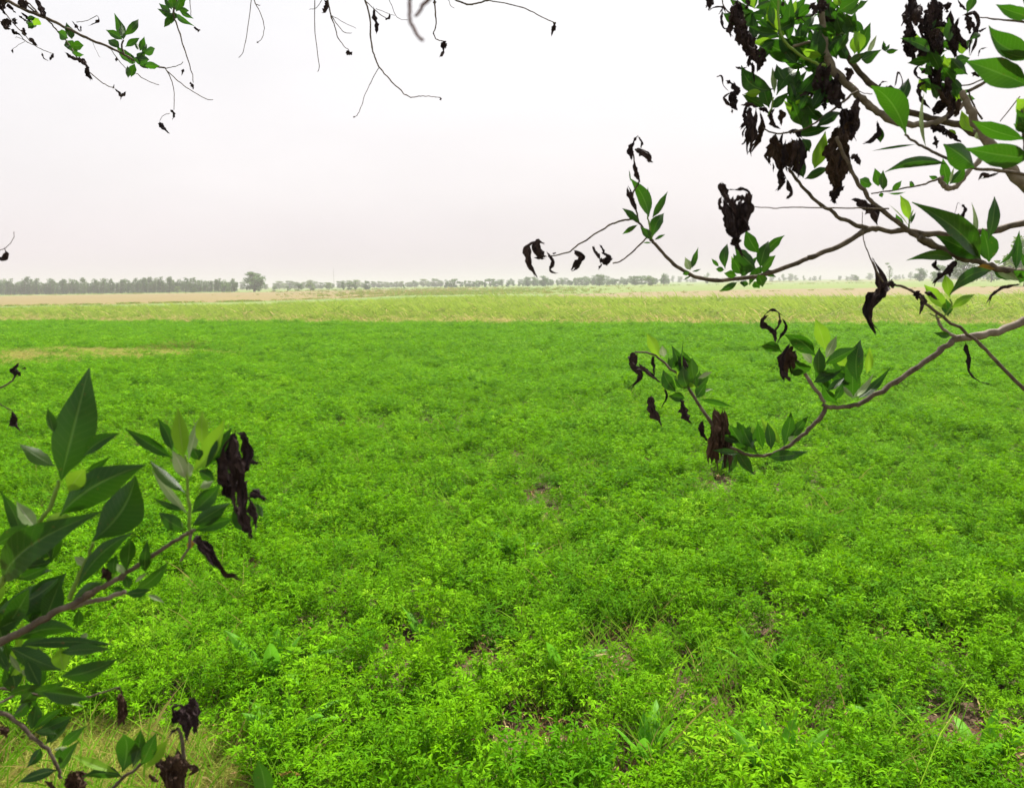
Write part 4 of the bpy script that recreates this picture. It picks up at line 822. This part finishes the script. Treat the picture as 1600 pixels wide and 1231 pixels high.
for p_, w_ in [([(700, 300), (670, 350), (680, 430)], 36), ([(690, 320), (710, 370), (690, 410)], 44)]: dead(br, '5', p_, w_, d, 'b')
for k in range(9): x0 = rb.uniform(360, 430); dead(br, '5', [(x0, 540+rb.uniform(0, 40)), (x0+rb.uniform(-10, 20), 620), (x0+rb.uniform(-15, 25), 680), (x0+rb.uniform(-25, 30), 740+rb.uniform(0, 65))], rb.uniform(30, 46), d, 'b')
settle(br, P(1640, 488, d))
# darker twig crossing the limb
d = 1.12
br = branch('bare_twig', None, 'dark knotty twig crossing the curved limb, with a bright leaf tuft and long black leaf')
stem(br, '5', [(1700, 560), (1600, 470), (1500, 370), (1400, 268), (1300, 200), (1220, 140), (1160, 85), (1080, 58)], 15, 9, d, M_BARK)
stem(br, '8', [(600, 635), (560, 575), (520, 480), (495, 400), (490, 270)], 9, 3, d, M_BARK)
stem(br, 'E', [(690, 1290), (800, 1330), (900, 1231), (890, 1150)], 12, 14, d, M_GSTEM)
leaves(br, 'E', d, [(885, 1140, 840, 915, 105, 'y'), (860, 1250, 640, 1015, 125, 'y'), (900, 1245, 1125, 1110, 85, 'y'), (870, 1320, 850, 1150, 100, 'g')])
for p_, w_ in [([(265, 985), (320, 1010), (370, 1010)], 80), ([(545, 1080), (570, 1110), (580, 1165)], 75), ([(640, 1090), (700, 1110), (780, 1160)], 50), ([(600, 1100), (640, 1170), (620, 1231)], 50), ([(230, 960), (250, 1040), (190, 1120)], 30)]: dead(br, 'E', p_, w_, d)
dead(br, '5', [(1048, 55), (1045, 95), (1000, 120), (985, 190), (1022, 255)], 44, d)
settle(br, P(1640, 640, d))

# ---- lower left branch, near
d = .66
br = branch('leafy_branch', None, 'near branch rising from the left edge with long pointed leaves and a black withered tip')
stem(br, 'G', [(-60, 680), (0, 640), (250, 510), (500, 365), (700, 275), (850, 180), (1000, 85), (1190, 0)], 78, 44, d*.95, M_BARK, d)
spray(br, 'G', 150, 250, 200, 250, 20, 330, .36, d*1.05)
spray(br, 'G', 200, 900, 230, 230, 20, 270, .36, d*1.06)
spray(br, 'F', 250, 1050, 250, 120, 10, 350, .34, d*1.06)
stem(br, '6', [(380, 1262), (440, 1231), (560, 1160), (700, 1070), (850, 975), (930, 930), (960, 905)], 26, 16, d, M_BARK)
stem(br, 'G', [(700, 295), (760, 280), (900, 235), (1050, 200), (1210, 150)], 50, 40, d*1.01, M_BARK2)
stem(br, '6', [(292, 665), (265, 740), (225, 830), (180, 900), (110, 1000), (20, 1150), (-20, 1200)], 16, 30, d*.97, M_GSTEM)
stem(br, '6', [(915, 540), (925, 650), (932, 800), (938, 915)], 12, 18, d, M_GSTEM)
stem(br, '6', [(460, 970), (440, 1030), (400, 1110), (370, 1180), (340, 1250)], 14, 24, d, M_GSTEM)
stem(br, '6', [(938, 915), (935, 960), (925, 1010), (890, 1062)], 16, 10, d, M_BARK2)
leaves(br, '6', d*.97, [(300, 665, 440, 110, 200, 'g', -.03), (270, 595, 97, 485, 78, 'g', .1), (268, 430, 234, 308, 46, 'g'), (412, 545, 592, 432, 76, 'g', .05), (420, 620, 545, 545, 40, 'g'), (335, 725, 420, 610, 95, 'y'), (290, 845, 718, 588, 165, 'g', .05), (20, 1165, 510, 815, 170, 'g', .03), (110, 985, 0, 715, 66, 'g'), (140, 880, -30, 985, 78, 'g'), (225, 860, 350, 840, 70, 'y')])
leaves(br, '6', d*1.03, [(455, 965, 668, 640, 200, 'g', -.05)])
leaves(br, 'F', d, [(350, 640, 160, 390, 135, 'p', .05), (20, 1110, 210, 815, 120, 'g'), (740, 1220, 1285, 688, 175, 'g', .10), (1215, 1060, 1240, 740, 150, 'g', -.08), (1400, 1070, 1420, 755, 110, 'g'), (1310, 1225, 1625, 955, 130, 'g'), (840, 1010, 715, 920, 80, 'p'), (850, 960, 920, 875, 40, 'p'), (1195, 1080, 1125, 985, 75, 'p'), (1300, 1170, 1410, 1075, 40, 'p'), (1100, 1100, 1120, 900, 110, 'g')])
leaves(br, 'G', d*1.03, [(-60, 350, 560, 20, 270, 'g'), (300, 400, 640, -30, 250, 'g'), (430, 430, 580, 40, 210, 'g'), (-20, 620, 280, 120, 210, 'g'), (100, 620, 760, 550, 150, 'g', .06), (200, 660, 1098, 660, 115, 'g', .03), (560, 740, 1060, 705, 110, 'g'), (620, 910, 575, 685, 160, 'y'), (590, 960, 1135, 790, 175, 'g', -.06), (90, 680, 590, 900, 180, 'g'), (250, 790, 390, 1060, 140, 'g'), (330, 1100, 420, 900, 120, 'g'), (400, 1115, 870, 1185, 165, 'g', .05),
 (120, 950, 150, 1085, 140, 'g'), (-30, 700, 70, 890, 80, 'g'), (90, 750, 205, 930, 55, 'p'), (210, 895, 262, 965, 40, 'p'), (755, 600, 845, 555, 65, 'p'), (1200, 165, 1450, 130, 95, 'g'), (1420, 180, 1580, 255, 45, 'p'), (1080, 115, 1210, 135, 55, 'g'), (1240, 120, 1210, -10, 90, 'g'), (760, 310, 740, 490, 90, 'g'), (0, 500, 160, 420, 150, 'g'), (20, 640, -30, 460, 160, 'g'), (700, 240, 1000, 60, 120, 'g', .1), (60, 1150, 420, 1050, 90, 'g')])
leaves(br, '6', d, [(855, 555, 615, 408, 62, 'g', -.04), (850, 515, 775, 355, 56, 'g'), (905, 555, 878, 305, 82, 'y'), (1000, 495, 1000, 325, 62, 'y'), (930, 565, 990, 345, 50, 'p'), (950, 625, 1108, 365, 90, 'y'), (1010, 605, 1142, 405, 70, 'g'), (985, 565, 950, 505, 62, 'g'), (912, 725, 738, 565, 56, 'g', .04), (922, 825, 748, 615, 44, 'p', .04), (912, 655, 848, 515, 66, 'p'), (940, 645, 930, 575, 52, 'p'), (905, 812, 758, 752, 32, 'g', .08), (905, 905, 785, 820, 78, 'g'), (902, 900, 850, 845, 28, 'p'), (945, 825, 1085, 685, 95, 'g'), (950, 885, 1135, 775, 92, 'g'), (955, 915, 1155, 850, 66, 'g'), (985, 700, 1052, 668, 44, 'p'), (1060, 665, 978, 615, 60, 'g'), (1150, 795, 1210, 925, 78, 'g'), (1255, 775, 1298, 845, 40, 'g'), (945, 1000, 935, 955, 40, 'o'), (1120, 600, 1075, 640, 60, 'g')])
for p_, w_ in [([(1160, 420), (1110, 520), (1090, 620), (1120, 720)], 70), ([(1200, 440), (1215, 530), (1190, 640), (1210, 760)], 60), ([(1150, 440), (1160, 560), (1150, 700), (1165, 830)], 75), ([(1080, 590), (1110, 680), (1140, 760)], 90), ([(1190, 600), (1180, 720), (1200, 850), (1240, 920)], 70), ([(1220, 740), (1250, 820), (1262, 910)], 50), ([(1225, 570), (1245, 575), (1268, 582)], 30), ([(1230, 735), (1270, 740), (1315, 770)], 42), ([(1235, 880), (1235, 955)], 34), ([(1160, 780), (1200, 880), (1225, 925)], 44), ([(1170, 430), (1200, 450), (1225, 500), (1215, 600)], 36), ([(1120, 650), (1170, 680), (1220, 720)], 90), ([(1130, 520), (1180, 560), (1215, 640)], 60),
               ([(965, 930), (1000, 990), (1050, 1040), (1085, 1110)], 62), ([(970, 940), (1030, 1000), (1090, 1100)], 60)]: dead(br, '6', p_, w_, d*.98)
dead(br, '6', [(1070, 1060), (1110, 1120), (1150, 1140), (1195, 1165)], 46, d*.98, 'b'); dead(br, '6', [(500, 1150), (530, 1120), (540, 1160)], 60, d, 'b'); dead(br, 'F', [(1060, 1150), (1010, 1090), (985, 1030)], 90, d, 'b')
settle(br, P(-10, 1010, d*.95))
# lowest left twigs
d = .74
br = branch('leafy_branch', None, 'lowest near twig at bottom left arching down with small leaves and brown clumps')
stem(br, 'G', [(-60, 1070), (0, 1080), (200, 1110), (400, 1150), (650, 1172), (870, 1152), (1000, 1112), (1150, 1065)], 30, 14, d, M_BARK)
stem(br, '7', [(-40, 740), (0, 765), (100, 830), (200, 925), (280, 1000), (330, 1090), (345, 1150)], 26, 18, d, M_BARK)
stem(br, '7', [(-20, 730), (70, 682), (110, 640)], 16, 10, d, M_BARK2)
stem(br, '7', [(600, 1240), (640, 1200), (720, 1130), (790, 1080), (830, 1030)], 24, 12, d, M_BARK)
stem(br, '7', [(1010, 860), (1035, 950), (1040, 1100), (1040, 1240)], 16, 26, d, M_BARK)
leaves(br, '7', d, [(180, 872, 205, 715, 75, 'g'), (190, 872, 352, 755, 52, 'g'), (200, 885, 412, 795, 65, 'g'), (255, 955, 400, 805, 66, 'g'), (350, 965, 492, 848, 62, 'g'), (340, 1095, 452, 930, 62, 'g'), (232, 975, 148, 1088, 58, 'g'), (200, 885, 335, 900, 36, 'g'), (325, 1100, 103, 1172, 62, 'g'), (340, 1050, 340, 975, 52, 'g'), (300, 982, 385, 972, 26, 'p'), (300, 700, 480, 742, 22, 'p'), (290, 950, 320, 850, 60, 'g'),
 (695, 1112, 700, 893, 135, 'g'), (755, 1085, 800, 870, 82, 'g'), (825, 1095, 955, 925, 74, 'y'), (800, 1075, 888, 885, 85, 'g'), (665, 1115, 405, 1015, 52, 'y'), (700, 1142, 465, 1138, 72, 'g'), (200, 740, 150, 600, 80, 'g'), (70, 800, 190, 690, 70, 'g')])
leaves(br, 'G', d, [(180, 1100, 400, 1160, 130, 'g'), (500, 1180, 780, 1231, 30, 'p'), (120, 1090, 110, 960, 120, 'g'), (300, 1120, 180, 1231, 150, 'g'), (330, 1100, 640, 1000, 120, 'g')])
for p_, w_ in [([(690, 635), (655, 650), (660, 690)], 13), ([(675, 630), (692, 660), (680, 690)], 12), ([(670, 665), (690, 750), (680, 870)], 76), ([(690, 670), (700, 760), (700, 850)], 40)]: dead(br, '7', p_, w_, d, 'b')
for p_, w_ in [([(1110, 680), (1070, 760), (1060, 850), (1075, 950)], 95), ([(1120, 720), (1110, 820), (1100, 900)], 60), ([(1080, 740), (1030, 780), (1060, 860)], 80), ([(990, 760), (1000, 810), (1040, 820)], 55), ([(1015, 860), (985, 880), (955, 918)], 16), ([(985, 790), (990, 740), (1050, 730)], 12)]: dead(br, '7', p_, w_, d)
for k in range(8): x0 = rb.uniform(925, 1040); dead(br, '7', [(x0, 985+rb.uniform(-10, 60)), (x0+rb.uniform(-20, 20), 1070), (x0+rb.uniform(-20, 20), 1150), (x0+rb.uniform(-20, 20), 1240)], rb.uniform(60, 100), d, 'b')
for k in range(5): x0 = rb.uniform(350, 450); dead(br, '7', [(x0, 1100+rb.uniform(0, 30)), (x0+rb.uniform(-20, 20), 1170), (x0+rb.uniform(-20, 20), 1250)], rb.uniform(50, 80), d, 'b')
for p_, w_ in [([(1060, 1080), (1105, 1090), (1085, 1125)], 50), ([(260, 1160), (290, 1190), (325, 1225)], 22), ([(845, 1120), (870, 1150), (905, 1165)], 22), ([(-20, 860), (20, 880), (40, 915)], 60), ([(880, 1080), (920, 1060), (950, 1100)], 60)]: dead(br, '7', p_, w_, d, 'b')
settle(br, P(-10, 1080, d))
br = branch('leafy_twig', None, 'single green leaf poking up from the bottom edge right of the brown clumps')
leaves(br, '7', .7, [(1510, 1270, 1463, 1045, 115, 'g')]); stem(br, '7', [(1530, 1330), (1515, 1290), (1508, 1262)], 14, 10, .7, M_GSTEM)
settle(br, P(420, 1270, .7))
# twigs at the left edge
br = branch('withered_twig', None, 'short twig at the left edge ending in a black curled knot')
stem(br, '6', [(-30, 215), (0, 208), (45, 185), (75, 152)], 9, 8, 1.0, M_BARK)
for p_, w_ in [([(75, 160), (60, 120), (85, 95)], 44), ([(60, 110), (85, 130), (95, 150)], 30), ([(105, 118), (125, 110), (120, 125)], 8)]: dead(br, '6', p_, w_, 1.0)
settle(br, P(-10, 608, 1.0))
br = branch('withered_twig', None, 'thin twig low on the left edge with one drooping black leaf')
stem(br, '6', [(-30, 280), (0, 290), (55, 318)], 6, 5, 1.0, M_BARK); dead(br, '6', [(60, 318), (75, 360), (70, 385), (100, 418)], 34, 1.0); dead(br, '6', [(62, 330), (60, 395)], 16, 1.0)
settle(br, P(-10, 630, 1.0))
br = branch('withered_twig', None, 'hair thin curled twig with a black loop at the left edge against sky')
stem(br, 'S', [(-6, 392), (8, 388), (20, 375), (22, 362)], 1.2, .8, 1.0, M_BARK); dead(br, 'S', [(-6, 400), (4, 404), (10, 396), (6, 386)], 6, 1.0)
settle(br, P(-10, 400, 1.0))

# ---- top left branch
d = 2.1
br = branch('leafy_branch', None, 'slender branch slanting down from the top left corner with small dark leaf rosettes')
stem(br, 'H', [(-60, -60), (60, 0), (200, 80), (440, 175), (640, 270), (840, 370), (1060, 460), (1250, 560), (1400, 620), (1500, 640), (1595, 658)], 34, 14, d, M_BARK)
stem(br, 'T', [(828, 342), (870, 335), (905, 322), (915, 310)], 4, 3, d); stem(br, 'T', [(828, 345), (855, 395), (870, 460), (870, 550)], 5, 3, d); stem(br, 'T', [(830, 350), (890, 405), (950, 450), (1030, 495), (1065, 500)], 5, 3, d)
stem(br, 'T', [(848, 568), (815, 580), (798, 610)], 3, 2, d); stem(br, 'H', [(440, 180), (500, 240), (560, 310), (640, 400), (700, 490), (740, 560)], 14, 12, d)
stem(br, 'H', [(865, 700), (960, 780), (1040, 830), (1100, 845)], 10, 7, d); stem(br, 'H', [(1060, 470), (1140, 580), (1220, 670)], 7, 6, d); stem(br, 'H', [(1310, 710), (1420, 780), (1530, 820)], 8, 6, d)
stem(br, 'H', [(110, 295), (180, 330), (250, 400), (350, 450), (420, 485), (515, 520)], 8, 6, d); stem(br, 'H', [(50, 130), (140, 240), (240, 340), (290, 400)], 10, 8, d); stem(br, 'H', [(735, 215), (840, 200), (930, 152)], 6, 6, d)
stem(br, 'H', [(890, 400), (920, 480), (962, 555)], 4, 3, d); stem(br, 'H', [(-20, 208), (60, 215)], 8, 8, d); stem(br, 'H', [(270, 60), (350, 130), (420, 170)], 14, 16, d); stem(br, 'H', [(230, -20), (300, 60), (400, 160)], 12, 16, d); stem(br, 'H', [(1190, 390), (1170, 440), (1190, 520)], 16, 18, d)
stem(br, 'H', [(270, 410), (170, 360), (150, 370)], 5, 4, d); stem(br, 'H', [(240, 400), (170, 440), (120, 480)], 4, 4, d)
leaves(br, 'H', d, [(1190, 385, 1100, 130, 92, 'g'), (1198, 345, 1332, 188, 82, 'g'), (1180, 385, 1018, 290, 75, 'g'), (1185, 380, 1170, 230, 60, 'g'), (1150, 470, 1038, 388, 85, 'g'), (1205, 455, 1342, 368, 62, 'g'), (1345, 490, 1388, 355, 62, 'g'), (1370, 515, 1490, 468, 82, 'g'), (1370, 530, 1412, 425, 42, 'g'), (1330, 485, 1300, 395, 32, 'g'), (1300, 610, 1145, 525, 92, 'g'), (1270, 560, 1435, 575, 95, 'g'), (1340, 600, 1425, 665, 72, 'g'), (1380, 625, 1535, 635, 72, 'g'), (1260, 745, 1295, 615, 82, 'g'), (1232, 752, 1225, 635, 50, 'g'), (1260, 600, 1120, 450, 80, 'g'), (1280, 620, 1200, 480, 70, 'g'), (1330, 590, 1400, 500, 80, 'g'),
 (655, 370, 560, 300, 95, 'g'), (690, 380, 638, 220, 85, 'g'), (705, 480, 635, 390, 105, 'g'), (695, 440, 805, 440, 92, 'g'), (690, 510, 808, 530, 52, 'g'), (680, 490, 655, 435, 50, 'g'), (720, 520, 690, 400, 80, 'g'), (370, 180, 325, 245, 92, 'y'), (315, 275, 285, 175, 85, 'g'), (340, 170, 260, 180, 50, 'g'), (320, 230, 270, 275, 60, 'g')])
for p_, w_ in [([(745, 575), (690, 560), (635, 512)], 46), ([(730, 560), (800, 600), (860, 660)], 66), ([(845, 640), (840, 710), (875, 775)], 52), ([(430, 175), (390, 90), (330, -10)], 80), ([(240, 95), (220, 40), (170, -20)], 90), ([(10, -20), (20, 60), (55, 145)], 70), ([(60, 50), (110, 80), (155, 132)], 38), ([(70, 180), (60, 250), (100, 300)], 66), ([(100, 290), (150, 320), (205, 330)], 26), ([(130, 180), (150, 245)], 40), ([(275, 370), (310, 400), (355, 445)], 44), ([(225, 270), (240, 350)], 46), ([(1105, 850), (1130, 880), (1165, 930), (1155, 965)], 26), ([(1215, 880), (1180, 915), (1140, 925)], 24), ([(1100, 815), (1085, 860)], 10), ([(930, 150), (950, 190), (920, 225), (850, 245)], 30), ([(690, 205), (730, 250), (775, 312)], 26), ([(775, 250), (780, 310)], 14), ([(400, 505), (420, 560), (470, 588)], 14), ([(520, 520), (500, 550), (478, 585)], 24), ([(105, 490), (130, 495)], 26), ([(1105, 570), (1140, 580)], 50), ([(200, 120), (260, 170), (300, 220)], 30), ([(-30, -20), (30, 20), (40, 60)], 100), ([(180, 150), (230, 190), (280, 210)], 22), ([(830, 350), (835, 388)], 12)]: dead(br, 'H', p_, w_, d)
for p_, w_ in [([(852, 548), (870, 570), (862, 600)], 12), ([(795, 612), (815, 640), (850, 670)], 20), ([(918, 345), (908, 380)], 9)]: dead(br, 'T', p_, w_, d)
settle(br, P(-10, -10, d))
d = 1.9
br = branch('hanging_twig', None, 'hanging rosette of dark leaves at the top left with a long thread below it')
stem(br, 'T', [(895, -60), (880, 0), (868, 70), (880, 110), (920, 240), (955, 350), (966, 415)], 12, 3, d); stem(br, 'T', [(948, -10), (952, 40), (955, 80)], 4, 3, d)
leaves(br, 'T', d, [(865, 80, 787, 45, 30, 'g'), (855, 60, 795, 18, 32, 'g'), (865, 45, 850, -25, 42, 'g'), (875, 50, 930, 0, 42, 'g'), (885, 75, 972, 132, 30, 'g'), (865, 75, 820, 138, 30, 'g'), (868, 80, 855, 122, 25, 'g'), (900, 60, 968, 95, 24, 'g'), (890, 50, 945, 55, 32, 'g'), (860, 50, 820, -10, 30, 'g'), (880, 60, 900, 0, 40, 'g'), (870, 60, 870, 100, 36, 'g'), (850, 75, 810, 70, 30, 'g')])
for p_, w_ in [([(950, 415), (962, 430), (966, 450)], 14), ([(970, 135), (990, 150), (998, 155)], 11)]: dead(br, 'T', p_, w_, d)
settle(br, P(275, -10, d))

# ---- threads hanging from the top edge
M_RED = noisemat('red_twig_bark', [(.10, .045, .04), (.17, .08, .07)], 90, rough=.7)
def twig(label, stems, deads, dep, px, mat=M_BARK):
    br = branch('hanging_twig', None, label, 'twig', None)
    for p_, a, b in stems: stem(br, 'M', p_, a, b, dep, mat)
    for p_, w_ in deads: dead(br, 'M', p_, w_, dep)
    settle(br, P(px, -8, dep))
twig('leftmost thread like twig hanging from the top edge, nearly straight', [([(128, -20), (110, 120), (85, 240), (66, 262)], 3.6, 2.4)], [], 1.9, 393)
twig('second thread like twig from the left, hooked with a tiny bud', [([(133, -15), (145, 20), (164, 25)], 5, 3), ([(143, 15), (170, 70), (182, 130), (175, 170), (155, 195)], 3.6, 2.4)], [([(150, 190), (156, 198)], 8)], 1.9, 396)
twig('long straight thread like twig left of the forked one', [([(412, -15), (414, 150), (432, 300), (425, 325)], 4, 2.6), ([(445, 0), (420, 36), (388, 44)], 3, 2)], [], 1.8, 491)
twig('forked dark twig with three fine tips and a small leaf bud', [([(468, -20), (485, 70), (500, 110), (525, 185), (568, 230)], 7, 3), ([(487, 72), (520, 120), (550, 150), (580, 150)], 4, 2.4), ([(490, 72), (540, 100), (600, 130)], 2.8, 2)], [([(470, 0), (462, 40), (446, 62)], 18), ([(456, 0), (478, 30)], 10), ([(555, 232), (570, 245), (583, 236)], 20)], 1.8, 510)
twig('longest hanging twig in the middle, forking and curling up to the right', [([(632, -15), (660, 60), (670, 200), (685, 260), (705, 305), (740, 350), (780, 390), (825, 430), (855, 443), (898, 437), (940, 440), (982, 443)], 8, 3), ([(705, 308), (680, 350), (650, 410), (622, 490), (606, 525), (592, 533)], 3.4, 2.4), ([(640, 0), (690, 50), (730, 82), (752, 86)], 3.6, 3), ([(690, 40), (740, 60), (775, 72)], 2.6, 2)], [([(982, 443), (988, 458)], 9), ([(588, 530), (596, 535)], 8), ([(680, 30), (685, 80), (696, 120), (692, 155)], 20), ([(732, 86), (750, 84), (752, 62)], 11)], 1.7, 567)
twig('short faint curved thread right of the longest twig', [([(748, -10), (778, 65), (805, 90), (836, 90)], 3, 2)], [], 1.8, 606)
twig('wavy thread like twig with a dangling black curl right of the blurred twig', [([(957, -15), (960, 60), (965, 110), (953, 160), (975, 185), (1010, 190)], 7, 4)], [([(1008, 185), (995, 210), (1000, 235)], 18), ([(1002, 232), (990, 250), (978, 264)], 10), ([(1012, 195), (1005, 225)], 8), ([(955, 0), (960, 30)], 12)], 1.6, 679)
twig('arching twig at the top right of centre reaching out to a dried leaf', [([(1030, -15), (1075, 10), (1120, 20), (1165, 14), (1205, -2)], 8, 7), ([(1190, 0), (1320, 25), (1400, 55), (1440, 75), (1505, 106)], 5, 4)], [([(1505, 102), (1498, 130), (1487, 168)], 17), ([(1495, 108), (1510, 106)], 12)], 1.6, 706)
twig('tiny faint hooked thread at the top edge beside the arching twig', [([(1015, -10), (1030, 25), (1047, 39)], 3, 2)], [], 1.9, 699)
twig('very near out of focus hooked twig at the top centre', [([(850, -40), (843, 40), (845, 90), (865, 140), (905, 188)], 17, 15), ([(950, -30), (905, 30), (870, 78)], 22, 12)], [], .30, 645, M_RED)

# ------------------------------------------------------------------ haze
hm = bpy.data.materials.new('haze'); hm.use_nodes = True; t = hm.node_tree; t.nodes.clear()
pv = t.nodes.new('ShaderNodeVolumePrincipled'); pv.inputs['Color'].default_value = (.58, .56, .60, 1); pv.inputs['Density'].default_value = HAZE_D; pv.inputs['Anisotropy'].default_value = 0.0
ho = t.nodes.new('ShaderNodeOutputMaterial'); t.links.new(pv.outputs[0], ho.inputs['Volume'])
x = 3300; z0, z1 = -1.0, 22.0
me = mesh('haze', [(-x, -x, z0), (x, -x, z0), (x, x, z0), (-x, x, z0), (-x, -x, z1), (x, -x, z1), (x, x, z1), (-x, x, z1)], [(0, 3, 2, 1), (4, 5, 6, 7), (0, 1, 5, 4), (1, 2, 6, 5), (2, 3, 7, 6), (3, 0, 4, 7)], hm)
o = link('haze', me); o['kind'] = 'stuff'; o['label'] = 'pale dusty haze lying over the plain'
